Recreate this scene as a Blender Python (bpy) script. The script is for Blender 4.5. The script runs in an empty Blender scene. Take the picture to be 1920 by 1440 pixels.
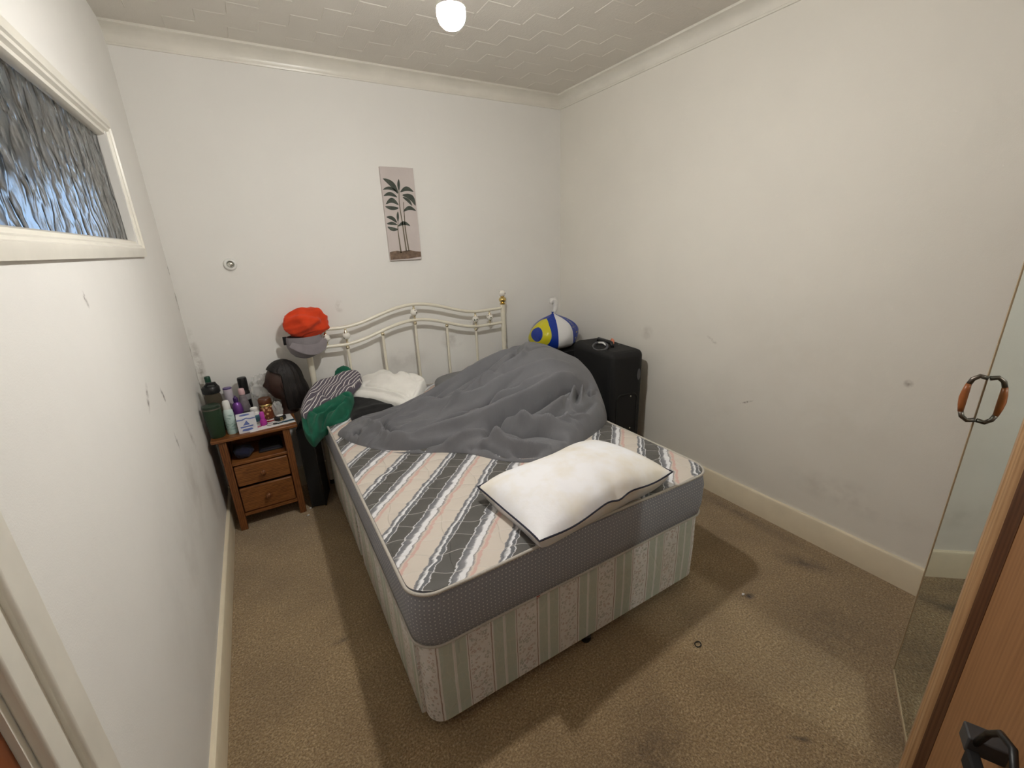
import bpy, math, random
import numpy as np
from mathutils import Matrix, Vector

S = bpy.context.scene
COL = S.collection
PI = math.pi

# ------------------------------------------------------------------ camera
cam_data = bpy.data.cameras.new('camera')
cam = bpy.data.objects.new('camera', cam_data)
COL.objects.link(cam)
YAW, PITCH, ROLL = -.5259, -.3154, -.0372
_fw = Vector((-math.sin(YAW) * math.cos(PITCH), math.cos(YAW) * math.cos(PITCH), math.sin(PITCH)))
_rt = Vector((math.cos(YAW), math.sin(YAW), 0))
_up = _rt.cross(_fw)
_r = _rt * math.cos(ROLL) + _up * math.sin(ROLL)
_u = _up * math.cos(ROLL) - _rt * math.sin(ROLL)
cam.matrix_world = Matrix(((_r[0], _u[0], -_fw[0], .3805), (_r[1], _u[1], -_fw[1], -3.1016),
                           (_r[2], _u[2], -_fw[2], 1.5774), (0, 0, 0, 1)))
cam_data.sensor_width = 36
cam_data.lens = 805.35 / 1920 * 36
cam_data.clip_start = .01
S.camera = cam

# ------------------------------------------------------------------ world, exposure, light transport
world = bpy.data.worlds.new('world')
S.world = world
world.use_nodes = True
world.node_tree.nodes['Background'].inputs['Color'].default_value = (.6, .75, 1, 1)
world.node_tree.nodes['Background'].inputs['Strength'].default_value = .3
vs = S.view_settings
vs.view_transform = 'Standard'
vs.look = 'None'
vs.gamma = 1
vs.use_curve_mapping = False
vs.exposure = 0.0
BULB_STRENGTH = 795
BULB = (1.02, -1.73, 2.215)
cy = S.cycles
cy.use_denoising = True
cy.use_guiding = True
cy.use_adaptive_sampling = True
cy.adaptive_threshold = .1
cy.adaptive_min_samples = 14
cy.max_bounces = 6
cy.diffuse_bounces = 4
cy.transparent_max_bounces = 12
cy.sample_clamp_indirect = 0
cy.caustics_reflective = True
cy.caustics_refractive = False
cy.blur_glossy = 0

W, H, YN = 2.709, 2.635, -3.75      # room: x 0..W, y YN..0, z 0..H


# ------------------------------------------------------------------ helpers
def lin(c):
    return tuple(((v / 255) / 12.92 if v / 255 <= .04045 else ((v / 255 + .055) / 1.055) ** 2.4) for v in c)


class NT:
    def __init__(self, name):
        self.m = bpy.data.materials.new(name)
        self.m.use_nodes = True
        self.t = self.m.node_tree
        self.b = self.t.nodes['Principled BSDF']

    def set(self, sock, v):
        if hasattr(v, 'is_output'):
            self.t.links.new(v, sock)
        elif isinstance(v, (tuple, list)) and len(v) == 3 and sock.type == 'RGBA':
            sock.default_value = (*v, 1)
        else:
            sock.default_value = v

    def n(self, typ, props=None, out=0, **ins):
        nd = self.t.nodes.new(typ)
        for k, v in (props or {}).items():
            setattr(nd, k, v)
        for k, v in ins.items():
            k2 = k.replace('_', ' ')
            self.set(nd.inputs[int(k[1:])] if k[0] == 'i' and k[1:].isdigit() else nd.inputs[k2], v)
        return nd.outputs[out]

    def math(self, op, a, b=0.0, clamp=False):
        return self.n('ShaderNodeMath', {'operation': op, 'use_clamp': clamp}, i0=a, i1=b)

    def mix(self, f, a, b, blend='MIX'):
        nd = self.t.nodes.new('ShaderNodeMix')
        nd.data_type = 'RGBA'
        nd.blend_type = blend
        self.set(nd.inputs[0], f)
        self.set(nd.inputs[6], a)
        self.set(nd.inputs[7], b)
        return nd.outputs[2]

    def ramp(self, f, stops, interp='LINEAR'):
        nd = self.t.nodes.new('ShaderNodeValToRGB')
        e = nd.color_ramp.elements
        nd.color_ramp.interpolation = interp
        while len(e) < len(stops):
            e.new(.5)
        for el, (p, c) in zip(e, stops):
            el.position = p
            el.color = (*c, 1) if len(c) == 3 else c
        self.t.links.new(f, nd.inputs[0])
        return nd.outputs[0]

    def coord(self, which='Object'):
        return self.n('ShaderNodeTexCoord', out=['Generated', 'Normal', 'UV', 'Object'].index(which))

    def pos(self):
        return self.n('ShaderNodeNewGeometry', out=0)

    def noise(self, vec, scale, detail=3, rough=.5, dist=0.0):
        return self.n('ShaderNodeTexNoise', Vector=vec, Scale=scale, Detail=detail, Roughness=rough, Distortion=dist)

    def mapping(self, vec, loc=(0, 0, 0), rot=(0, 0, 0), scale=(1, 1, 1), typ='POINT'):
        return self.n('ShaderNodeMapping', {'vector_type': typ}, Vector=vec, Location=loc, Rotation=rot, Scale=scale)

    def sep(self, vec):
        nd = self.t.nodes.new('ShaderNodeSeparateXYZ')
        self.t.links.new(vec, nd.inputs[0])
        return nd.outputs

    def bump(self, h, strength=.3, dist=.002):
        nd = self.t.nodes.new('ShaderNodeBump')
        nd.inputs['Strength'].default_value = strength
        nd.inputs['Distance'].default_value = dist
        self.t.links.new(h, nd.inputs['Height'])
        self.t.links.new(nd.outputs[0], self.b.inputs['Normal'])

    def p(self, **kw):
        for k, v in kw.items():
            self.set(self.b.inputs[k.replace('_', ' ')], v)
        return self


def pm(name, rgb, rough=.6, var=.08, scale=40, bump=0.0, bscale=300, bdist=.001, metal=0.0, **kw):
    """plain procedural material: noise-varied colour + fine relief"""
    t = NT(name)
    c = lin(rgb)
    v = t.coord('Object')
    f = t.noise(v, scale, 4, .6)
    lo, hi = tuple(x * (1 - var) for x in c), tuple(min(1, x * (1 + var)) for x in c)
    t.p(Base_Color=t.ramp(f, [(.3, lo), (.7, hi)]), Roughness=rough, Metallic=metal, **kw)
    if bump:
        t.bump(t.noise(v, bscale, 2), bump, bdist)
    return t.m


def wall_mat(name, rgb, scuffs=(), grime=.05):
    """scuffs: (centre, scale xyz, rotation, strength, rgb)"""
    t = NT(name)
    P = t.pos()
    c = lin(rgb)
    f = t.noise(P, 1.3, 4, .55)
    colr = t.ramp(f, [(.3, tuple(x * (1 - grime) for x in c)), (.7, c)])
    for ctr, sc, rot, st, rgb2 in scuffs:
        q = t.mapping(P, ctr, rot, sc, 'TEXTURE')
        g = t.n('ShaderNodeTexGradient', {'gradient_type': 'SPHERICAL'}, out=1, Vector=q)
        nz = t.ramp(t.noise(P, .35 / max(min(s for s in sc), .006), 4, .65), [(.42, (0, 0, 0)), (.62, (1, 1, 1))])
        k = t.math('MULTIPLY', t.math('MULTIPLY', g, st * 1.6, True), nz)
        colr = t.mix(k, colr, lin(rgb2))
    t.p(Base_Color=colr, Roughness=.72)
    t.bump(t.math('ADD', t.noise(P, 260, 3), t.math('MULTIPLY', t.noise(P, 14, 2), 4.0)), .22, .0012)
    return t.m


class MB:
    """collects shapes into one mesh"""

    def __init__(s):
        s.v, s.f, s.uv = [], [], {}

    def add(s, vs_, fs):
        o = len(s.v)
        s.v += [tuple(p) for p in vs_]
        s.f += [tuple(i + o for i in q) for q in fs]
        return s

    def box(s, x0, x1, y0, y1, z0, z1):
        v = [(x, y, z) for x in (x0, x1) for y in (y0, y1) for z in (z0, z1)]
        return s.add(v, [(0, 1, 3, 2), (4, 6, 7, 5), (0, 4, 5, 1), (2, 3, 7, 6), (0, 2, 6, 4), (1, 5, 7, 3)])

    def lathe(s, prof, c=(0, 0, 0), n=24, ex=(1, 0, 0), ey=(0, 1, 0), ez=(0, 0, 1), sx=1.0, sy=1.0):
        ex, ey, ez, c = Vector(ex), Vector(ey), Vector(ez), Vector(c)
        vs_, fs = [], []
        for r, z in prof:
            for k in range(n):
                a = 2 * PI * k / n
                vs_.append(c + ex * (r * sx * math.cos(a)) + ey * (r * sy * math.sin(a)) + ez * z)
        m = len(prof)
        for i in range(m - 1):
            for k in range(n):
                k2 = (k + 1) % n
                fs.append((i * n + k, i * n + k2, (i + 1) * n + k2, (i + 1) * n + k))
        fs.append(tuple(range(n - 1, -1, -1)))
        fs.append(tuple((m - 1) * n + k for k in range(n)))
        return s.add(vs_, fs)

    def sphere(s, c, rx, ry=None, rz=None, n=20, m=12):
        ry, rz = ry or rx, rz or rx
        prof = [(max(math.sin(PI * i / m), 1e-3), -math.cos(PI * i / m)) for i in range(m + 1)]
        return s.lathe(prof, c, n, (rx, 0, 0), (0, ry, 0), (0, 0, rz))

    def tube(s, path, rad, n=10, closed=False):
        P = [Vector(p) for p in path]
        R = rad if isinstance(rad, (list, tuple)) else [rad] * len(P)
        k = len(P)
        vs_, fs = [], []
        prev = None
        for i in range(k):
            if closed:
                t = P[(i + 1) % k] - P[i - 1]
            else:
                t = P[min(i + 1, k - 1)] - P[max(i - 1, 0)]
            t.normalize()
            if prev is None:
                a = Vector((0, 0, 1)) if abs(t.z) < .9 else Vector((1, 0, 0))
                x = t.cross(a).normalized()
            else:
                x = (prev - t * prev.dot(t)).normalized()
            prev = x
            y = t.cross(x)
            for j in range(n):
                a = 2 * PI * j / n
                vs_.append(P[i] + x * (R[i] * math.cos(a)) + y * (R[i] * math.sin(a)))
        for i in range(k if closed else k - 1):
            i2 = (i + 1) % k
            for j in range(n):
                j2 = (j + 1) % n
                fs.append((i * n + j, i * n + j2, i2 * n + j2, i2 * n + j))
        if not closed:
            fs.append(tuple(range(n - 1, -1, -1)))
            fs.append(tuple((k - 1) * n + j for j in range(n)))
        return s.add(vs_, fs)

    def prism(s, pts, z0, z1, axis='z'):
        n = len(pts)
        if axis == 'z':
            v = [(a, b, z0) for a, b in pts] + [(a, b, z1) for a, b in pts]
        elif axis == 'y':
            v = [(a, z0, b) for a, b in pts] + [(a, z1, b) for a, b in pts]
        else:
            v = [(z0, a, b) for a, b in pts] + [(z1, a, b) for a, b in pts]
        f = [tuple(range(n - 1, -1, -1)), tuple(range(n, 2 * n))]
        f += [(i, (i + 1) % n, n + (i + 1) % n, n + i) for i in range(n)]
        return s.add(v, f)

    def grid(s, P):
        """P: array (m,n,3)"""
        m, n = P.shape[:2]
        return s.add(P.reshape(-1, 3).tolist(),
                     [(i * n + j, i * n + j + 1, (i + 1) * n + j + 1, (i + 1) * n + j) for i in range(m - 1) for j in range(n - 1)])

    def build(s, name, mat, parent=None, smooth=True, angle=35, bevel=0.0, seg=2, loc=None, uvs=None, label=None):
        me = bpy.data.meshes.new(name)
        me.from_pydata(s.v, [], s.f)
        if uvs is not None:
            ul = me.uv_layers.new(name='UVMap')
            ul.data.foreach_set('uv', np.array([uvs[i] for q in s.f for i in q], dtype=np.float32).ravel())
        me.validate()
        import bmesh
        bm = bmesh.new()
        bm.from_mesh(me)
        bmesh.ops.recalc_face_normals(bm, faces=bm.faces)
        bm.to_mesh(me)
        bm.free()
        if smooth:
            me.polygons.foreach_set('use_smooth', [True] * len(me.polygons))
            if angle:
                me.set_sharp_from_angle(angle=math.radians(angle))
        me.materials.append(mat)
        o = bpy.data.objects.new(name, me)
        COL.objects.link(o)
        if parent is not None:
            o.parent = parent
        if loc:
            o.location = loc
        if bevel:
            b = o.modifiers.new('bevel', 'BEVEL')
            b.width = bevel
            b.segments = seg
            b.limit_method = 'ANGLE'
            b.angle_limit = math.radians(40)
            b.harden_normals = False
        if label:
            o['label'] = label
        return o


def tag(o, label, cat, group=None):
    o['label'] = label
    o['category'] = cat
    if group:
        o['group'] = group
    return o


def thing(name, label, cat, loc=(0, 0, 0), rz=0.0, group=None):
    o = bpy.data.objects.new(name, None)
    o.empty_display_size = .05
    COL.objects.link(o)
    o.location = loc
    o.rotation_euler = (0, 0, rz)
    return tag(o, label, cat, group)


def struct(o):
    o['kind'] = 'structure'
    return o


def smooth_poly(pts, k=8):
    P = np.array(pts, float)
    n = len(P)
    out = []
    for i in range(n):
        p0, p1, p2, p3 = P[i - 1], P[i], P[(i + 1) % n], P[(i + 2) % n]
        for t in np.linspace(0, 1, k, endpoint=False):
            out.append(.5 * ((2 * p1) + (-p0 + p2) * t + (2 * p0 - 5 * p1 + 4 * p2 - p3) * t * t + (-p0 + 3 * p1 - 3 * p2 + p3) * t ** 3))
    return np.array(out)


def smooth_line(pts, k=8):
    P = np.array(pts, float)
    Q = np.vstack([2 * P[0] - P[1], P, 2 * P[-1] - P[-2]])
    out = []
    for i in range(1, len(Q) - 2):
        p0, p1, p2, p3 = Q[i - 1], Q[i], Q[i + 1], Q[i + 2]
        for t in np.linspace(0, 1, k, endpoint=False):
            out.append(.5 * ((2 * p1) + (-p0 + p2) * t + (2 * p0 - 5 * p1 + 4 * p2 - p3) * t * t + (-p0 + 3 * p1 - 3 * p2 + p3) * t ** 3))
    out.append(P[-1])
    return np.array(out)


def seg_dist(X, Y, A, B):
    d = B - A
    L = d @ d + 1e-12
    t = np.clip(((X - A[0]) * d[0] + (Y - A[1]) * d[1]) / L, 0, 1)
    cx, cyy = A[0] + t * d[0], A[1] + t * d[1]
    return np.hypot(X - cx, Y - cyy), t, cx, cyy


def wnoise(X, Y, freq, seed, n=7, aniso=None):
    rng = np.random.RandomState(seed)
    z = np.zeros_like(X)
    for _ in range(n):
        a = rng.uniform(0, 2 * PI) if aniso is None else aniso + rng.normal(0, .35)
        f = freq * rng.uniform(.6, 1.6)
        z += np.sin((X * np.cos(a) + Y * np.sin(a)) * f + rng.uniform(0, 7) + .8 * np.sin((X * np.sin(a) - Y * np.cos(a)) * f * .5 + rng.uniform(0, 7)))
    return z / n


def patch(name, mat, poly, hfun, folds=(), res=.007, origin=(0, 0, 0), ex=(1, 0, 0), ey=(0, 1, 0), edge=.025, under=-.012,
          parent=None, label=None, wr=0.0, wfreq=60, seed=1, aniso=None, fgain=1.0, fwid=1.0):
    """a cloth lying over something: outline poly in the frame (ex,ey), height hfun along the normal, folds as ridges/creases"""
    pl = smooth_poly(poly, 6)
    lo, hi = pl.min(0) - res, pl.max(0) + res
    xs = np.arange(lo[0], hi[0] + res, res)
    ys = np.arange(lo[1], hi[1] + res, res)
    X, Y = np.meshgrid(xs, ys, indexing='ij')
    D = np.full(X.shape, 9.)
    CX, CY = X.copy(), Y.copy()
    ins = np.zeros(X.shape, bool)
    for i in range(len(pl)):
        A, B = pl[i - 1], pl[i]
        d, t, cx, cyy = seg_dist(X, Y, A, B)
        m = d < D
        D[m], CX[m], CY[m] = d[m], cx[m], cyy[m]
        c = ((A[1] > Y) != (B[1] > Y)) & (X < (B[0] - A[0]) * (Y - A[1]) / (B[1] - A[1] + 1e-12) + A[0])
        ins ^= c
    e = np.where(ins, D, 0)
    prof = 1 - np.exp(-e / edge)
    hgt = hfun(X, Y) * prof
    for pts, amp, wid in folds:
        q = smooth_line(pts, 6)
        dm = np.full(X.shape, 9.)
        sm = np.zeros(X.shape)
        for i in range(len(q) - 1):
            d, t, _, _ = seg_dist(X, Y, q[i], q[i + 1])
            m = d < dm
            dm[m] = d[m]
            sm[m] = ((i + t) / (len(q) - 1))[m]
        tp = np.clip(np.sin(PI * np.clip(sm * .94 + .03, 0, 1)), 0, 1) ** .6
        hgt = hgt + amp * fgain * tp * np.exp(-(dm / (wid * fwid)) ** (1.35 if amp < 0 else 2)) * np.clip(e / (edge * .8), 0, 1)
    if wr:
        hgt = hgt + wr * np.clip(e / edge, 0, 1) * (wnoise(X, Y, wfreq, seed, aniso=aniso) + .6 * wnoise(X, Y, wfreq * 2.1, seed + 9, aniso=aniso))
    hgt = np.where(ins, hgt, under(CX, CY) if callable(under) else under)
    keep = ins[:-1, :-1] | ins[1:, :-1] | ins[1:, 1:] | ins[:-1, 1:]
    X2, Y2 = np.where(ins, X, CX), np.where(ins, Y, CY)
    O, ex, ey = np.array(origin, float), np.array(ex, float), np.array(ey, float)
    nz = np.cross(ex, ey)
    P = O + X2[..., None] * ex + Y2[..., None] * ey + hgt[..., None] * nz
    idx = -np.ones(X.shape, int)
    used = np.zeros(X.shape, bool)
    used[:-1, :-1] |= keep
    used[1:, :-1] |= keep
    used[1:, 1:] |= keep
    used[:-1, 1:] |= keep
    idx[used] = np.arange(used.sum())
    mb = MB()
    mb.v = P[used].tolist()
    ii, jj = np.where(keep)
    mb.f = list(zip(idx[ii, jj].tolist(), idx[ii + 1, jj].tolist(), idx[ii + 1, jj + 1].tolist(), idx[ii, jj + 1].tolist()))
    uv = np.stack([X2[used], Y2[used]], -1).tolist()
    return mb.build(name, mat, parent, True, 0, uvs=uv, label=label)


def bumpy_ball(c, rx, ry, rz, amp, freq, seed, n=48, m=32, flat=None, sq=1.0):
    """crumpled rounded lump, flat underside at z=flat"""
    rng = np.random.RandomState(seed)
    th = np.linspace(0, PI, m)
    ph = np.linspace(0, 2 * PI, n + 1)
    T, Ph = np.meshgrid(th, ph, indexing='ij')
    d = np.stack([np.sin(T) * np.cos(Ph), np.sin(T) * np.sin(Ph), -np.cos(T)], -1)
    f = np.zeros(T.shape)
    for k in range(9):
        w = rng.normal(0, 1, 3)
        w /= np.linalg.norm(w)
        a = (d @ w) * freq * rng.uniform(.5, 1.5) + rng.uniform(0, 7)
        f += 1 - 2 * np.abs(np.sin(a))
    r = 1 + amp * f / 4
    dd = np.sign(d) * np.abs(d) ** sq
    P = np.array(c) + dd * r[..., None] * np.array([rx, ry, rz])
    if flat is not None:
        P[..., 2] = np.maximum(P[..., 2], flat)
    mb = MB()
    V = P[:, :-1].reshape(-1, 3)
    fs = [(i * n + k, i * n + (k + 1) % n, (i + 1) * n + (k + 1) % n, (i + 1) * n + k) for i in range(m - 1) for k in range(n)]
    return mb.add(V.tolist(), fs)


def rrect(x0, x1, y0, y1, r, n=8):
    """rounded rectangle outline; (x, y, u), u runs round it and equals x along the front (y0)"""
    out = []
    for cx, cyy, a0 in ((x1 - r, y0 + r, -PI / 2), (x1 - r, y1 - r, 0), (x0 + r, y1 - r, PI / 2), (x0 + r, y0 + r, PI)):
        for k in range(n + 1):
            a = a0 + PI / 2 * k / n
            out.append([cx + r * math.cos(a), cyy + r * math.sin(a)])
    out = [[x0 + r, y0]] + [[x0 + r + (x1 - x0 - 2 * r) * k / 12, y0] for k in range(1, 12)] + out[:-1]
    u, res = x0 + r, []
    for i, p in enumerate(out):
        if i:
            u += math.hypot(p[0] - out[i - 1][0], p[1] - out[i - 1][1])
        res.append((p[0], p[1], u))
    return res


# ------------------------------------------------------------------ materials
M = {}
left_scuffs = [
    ((0, -.95, .62), (.1, .28, .22), (0, 0, 0), .16, (140, 126, 108)),
    ((0, -.70, .75), (.1, .03, .16), (.5, 0, 0), .3, (130, 118, 100)),
    ((0, -.62, .42), (.1, .10, .30), (.3, 0, 0), .25, (135, 120, 102)),
    ((0, -1.25, 1.12), (.1, .018, .07), (-.7, 0, 0), .9, (105, 95, 85)),
    ((0, -1.02, 1.06), (.1, .014, .06), (.5, 0, 0), .9, (105, 95, 85)),
    ((0, -1.02, .86), (.1, .014, .05), (.2, 0, 0), .9, (100, 90, 80)),
    ((0, -1.55, 1.48), (.1, .012, .03), (.3, 0, 0), .8, (110, 100, 90)),
    ((0, -.012, 1.33), (.1, .02, .07), (0, 0, 0), 1., (95, 78, 62)),
    ((0, -.012, 1.50), (.1, .012, .04), (0, 0, 0), 1., (95, 78, 62)),
    ((0, -.012, 1.03), (.1, .014, .05), (0, 0, 0), 1., (95, 78, 62)),
    ((0, -.02, .86), (.1, .03, .10), (0, 0, 0), 1., (95, 80, 62)),
    ((0, -1.4, .5), (.1, .6, .4), (0, 0, 0), .08, (140, 128, 112)),
]
right_scuffs = [
    ((W, -2.2, .75), (.1, .5, .45), (0, 0, 0), .06, (180, 164, 138)),
    ((W, -1.9, 1.15), (.1, .35, .35), (0, 0, 0), .05, (180, 164, 138)),
    ((W, -1.6, .55), (.1, .35, .3), (0, 0, 0), .07, (170, 154, 130)),
    ((W, -2.35, .33), (.1, .35, .10), (0, 0, 0), .2, (122, 108, 90)),
    ((W, -1.0, .95), (.1, .08, .06), (0, 0, 0), .3, (130, 115, 95)),
    ((W, -1.78, .66), (.1, .05, .007), (-.5, 0, 0), .7, (110, 96, 80)),
    ((W, -1.52, .98), (.1, .05, .012), (.5, 0, 0), .4, (120, 105, 88)),
    ((W, -2.46, .95), (.1, .02, .02), (0, 0, 0), .5, (120, 105, 88)),
]
back_scuffs = [
    ((1.66, 0, .88), (.12, .1, .08), (0, 0, 0), .5, (150, 140, 128)),
    ((.86, 0, 1.22), (.03, .1, .05), (0, 0, 0), .5, (165, 155, 142)),
    ((.02, 0, .9), (.03, .1, .3), (0, 0, 0), .5, (130, 118, 100)),
    ((1.25, 0, .78), (.25, .1, .1), (0, 0, 0), .25, (160, 152, 145)),
]
WALL = (240, 238, 233)
M['wall_left'] = wall_mat('paint_left', WALL, left_scuffs, .06)
M['wall_right'] = wall_mat('paint_right', (238, 234, 224), right_scuffs, .06)
M['wall_back'] = wall_mat('paint_back', WALL, back_scuffs, .04)
M['wall'] = wall_mat('paint_plain', WALL)
M['hall'] = wall_mat('paint_hall', (128, 136, 140))
M['gloss'] = pm('cream_gloss_paint', (234, 230, 218), .28, .05, 6, .06, 40)
M['skirting'] = pm('yellowed_skirting_paint', (232, 220, 194), .32, .05, 6, .06, 40)
M['cornice'] = pm('cream_cornice_paint', (232, 228, 217), .3, .05, 5, .15, 30, .003)

t = NT('embossed_ceiling_paper')
P = t.pos()
wv = t.math('ADD', t.noise(t.mapping(P, scale=(60, 220, 1)), 1, 3), t.noise(t.mapping(P, rot=(0, 0, .6), scale=(170, 50, 1)), 1, 3))
t.p(Base_Color=t.ramp(t.noise(P, 2, 3), [(.3, lin((214, 208, 198))), (.7, lin((222, 217, 207)))]), Roughness=.55)
t.bump(wv, .4, .0025)
M['ceiling'] = t.m

t = NT('brown_carpet')
P = t.pos()
f1 = t.noise(P, 135, 3, .75)
f2 = t.noise(P, 3.2, 3, .6)
f3 = t.noise(P, 60, 3, .7)
c = t.ramp(f1, [(.32, lin((98, 77, 48))), (.5, lin((168, 141, 101))), (.68, lin((224, 200, 160)))])
c = t.mix(t.ramp(f3, [(.35, (0, 0, 0)), (.65, (.5, .5, .5))]), c, lin((148, 123, 85)))
c = t.mix(t.ramp(f2, [(.35, (.34, .34, .34)), (.62, (0, 0, 0))]), c, lin((112, 90, 62)))
for ctr, sc, rot, st in (((2.50, -2.30, 0), (.07, .16, 1), .5, .5), ((.95, -2.62, 0), (.35, .3, 1), 0, .35), ((1.65, -2.72, 0), (.012, .05, 1), .8, .7),
                         ((2.2, -2.55, 0), (.35, .25, 1), 0, .25), ((.42, -1.5, 0), (.05, .02, 1), 0, .6), ((1.2, -2.5, 0), (.25, .14, 1), .6, .4),
                         ((2.08, -2.28, 0), (.03, .02, 1), 0, 1.), ((2.62, -1.9, 0), (.06, .5, 1), 0, .35)):
    g = t.n('ShaderNodeTexGradient', {'gradient_type': 'SPHERICAL'}, out=1, Vector=t.mapping(P, ctr, (0, 0, rot), sc, 'TEXTURE'))
    c = t.mix(t.math('MULTIPLY', t.math('MULTIPLY', g, st * 1.5, True), t.ramp(t.noise(P, 25, 3), [(.3, (.3, .3, .3)), (.6, (1, 1, 1))])), c, lin((62, 46, 34)))
t.p(Base_Color=c, Roughness=.95, Sheen_Weight=.25)
t.bump(t.math('ADD', f1, t.math('MULTIPLY', f3, .7)), 1., .008)
M['carpet'] = t.m


def wood(name, dark, mid, light, scale=6, axis=(1, 12, 12), rough=.45, knots=0.0, bands='Z'):
    t = NT(name)
    v = t.mapping(t.coord('Object'), scale=axis)
    n1 = t.noise(v, scale, 4, .6, .6)
    w = t.n('ShaderNodeTexWave', {'wave_type': 'BANDS', 'bands_direction': bands}, out=1, Vector=v, Scale=scale * .25, Distortion=4, Detail=3)
    f = t.math('ADD', t.math('MULTIPLY', n1, .78), t.math('MULTIPLY', w, .22))
    c = t.ramp(f, [(.25, lin(dark)), (.5, lin(mid)), (.8, lin(light))])
    if knots:
        vk = t.n('ShaderNodeTexVoronoi', out=0, Vector=t.mapping(t.coord('Object'), scale=(1, 1, 1.3)), Scale=knots)
        c = t.mix(t.ramp(vk, [(.06, (1, 1, 1)), (.14, (0, 0, 0))]), c, lin(dark))
    t.p(Base_Color=c, Roughness=rough)
    t.bump(f, .15, .0015)
    return t.m


M['pine'] = wood('stained_pine', (84, 46, 20), (128, 78, 36), (158, 104, 56), 9, (2, 10, 14), .42, 7)
M['pine_v'] = wood('stained_pine_upright', (76, 42, 19), (118, 70, 34), (146, 94, 50), 9, (14, 10, 2), .45, 0, 'X')
M['wardrobe'] = wood('brown_wardrobe_veneer', (140, 98, 62), (154, 110, 72), (166, 122, 82), 6, (14, 14, .8), .5, 0, 'X')
M['moulding'] = wood('light_oak_moulding', (160, 122, 84), (184, 146, 106), (200, 164, 124), 8, (20, 20, .6), .38, 0, 'X')
M['moulding_shaded'] = wood('shaded_oak_moulding', (74, 46, 30), (92, 60, 40), (108, 72, 48), 8, (20, 20, .6), .4, 0, 'X')  # moulding oak again, darkened to paint shade on its right face
M['door'] = wood('reddish_brown_door_veneer', (104, 52, 22), (126, 66, 30), (140, 78, 38), 6, (14, 14, .8), .4, 0, 'X')

# mattress top: diagonal stripes with torn white edges, quilted
t = NT('striped_mattress_ticking')
uv = t.coord('UV')
sx = t.sep(uv)
wob = t.math('MULTIPLY', t.math('SUBTRACT', t.noise(t.mapping(uv, rot=(0, 0, -PI / 4), scale=(9, 30, 1)), 1.0, 4, .65), .5), .05)
s_ = t.math('FRACT', t.math('ADD', t.math('DIVIDE', t.math('ADD', t.math('SUBTRACT', sx[0], sx[1]), -2.564), .318), t.math('ADD', t.math('MULTIPLY', wob, 3.4), 20.0)))
B_, G_, DK, WH, PK = lin((206, 196, 184)), lin((128, 128, 132)), lin((84, 82, 78)), lin((226, 226, 228)), lin((204, 170, 160))
GD = lin((100, 102, 106))
c = t.ramp(s_, [(0, PK), (.028, PK), (.04, B_), (.31, B_), (.315, G_), (.345, GD), (.38, WH), (.40, WH), (.405, GD), (.455, GD), (.465, WH), (.475, DK), (.74, DK), (.75, WH), (.765, GD), (.83, G_), (.86, WH), (.925, WH), (.93, G_), (.97, B_), (.99, PK)])
ql = t.math('ADD', t.math('ADD', t.math('MULTIPLY', sx[0], .42), t.math('MULTIPLY', sx[1], .91)),
            t.math('MULTIPLY', t.math('SINE', t.math('MULTIPLY', sx[0], 36.0)), .011))
qf = t.math('ABSOLUTE', t.math('SUBTRACT', t.math('FRACT', t.math('ADD', t.math('DIVIDE', ql, .083), 40.0)), .5))
ql2 = t.math('ADD', t.math('ADD', t.math('MULTIPLY', sx[0], .91), t.math('MULTIPLY', sx[1], -.2)), t.math('MULTIPLY', t.math('SINE', t.math('MULTIPLY', sx[1], 37.0)), .006))
qf2 = t.math('ABSOLUTE', t.math('SUBTRACT', t.math('FRACT', t.math('ADD', t.math('DIVIDE', ql2, .17), 40.0)), .5))
line = t.ramp(qf, [(0, (1, 1, 1)), (.028, (0, 0, 0))])
line2 = t.ramp(qf2, [(0, (.6, .6, .6)), (.012, (0, 0, 0))])
c = t.mix(t.math('MULTIPLY', line, .5), c, lin((226, 222, 216)))
t.p(Base_Color=c, Roughness=.62, Sheen_Weight=.1)
t.bump(t.math('ADD', t.math('MINIMUM', t.math('POWER', t.math('MULTIPLY', qf, 2.0), .5), t.math('POWER', t.math('MULTIPLY', qf2, 2.0), .3)), t.math('MULTIPLY', t.noise(uv, 500, 2), .05)), .7, .008)
M['ticking'] = t.m

t = NT('grey_check_border')
uv = t.coord('UV')
sx = t.sep(uv)
du = t.math('ABSOLUTE', t.math('SUBTRACT', t.math('FRACT', t.math('DIVIDE', sx[0], .0145)), .5))
dv = t.math('ABSOLUTE', t.math('SUBTRACT', t.math('FRACT', t.math('DIVIDE', sx[1], .0145)), .5))
dot = t.ramp(t.math('ADD', t.math('POWER', du, 2.0), t.math('POWER', dv, 2.0)), [(.02, (1, 1, 1)), (.05, (0, 0, 0))])
lines = t.ramp(t.math('MINIMUM', t.math('ABSOLUTE', t.math('SUBTRACT', du, .36)), t.math('ABSOLUTE', t.math('SUBTRACT', dv, .36))), [(.02, (1, 1, 1)), (.07, (0, 0, 0))])
c = t.mix(dot, t.mix(t.math('MULTIPLY', lines, .35), lin((134, 136, 144)), lin((190, 190, 196))), lin((200, 199, 202)))
c = t.mix(t.math('MULTIPLY', t.noise(uv, 8, 3), .2), c, lin((132, 132, 136)))
t.p(Base_Color=c, Roughness=.8)
t.bump(t.math('ADD', dot, t.noise(uv, 700, 2)), .25, .0015)
M['border'] = t.m
M['piping'] = pm('cream_tape_piping', (184, 178, 168), .75, .12, 160, .5, 500, .001)

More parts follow.
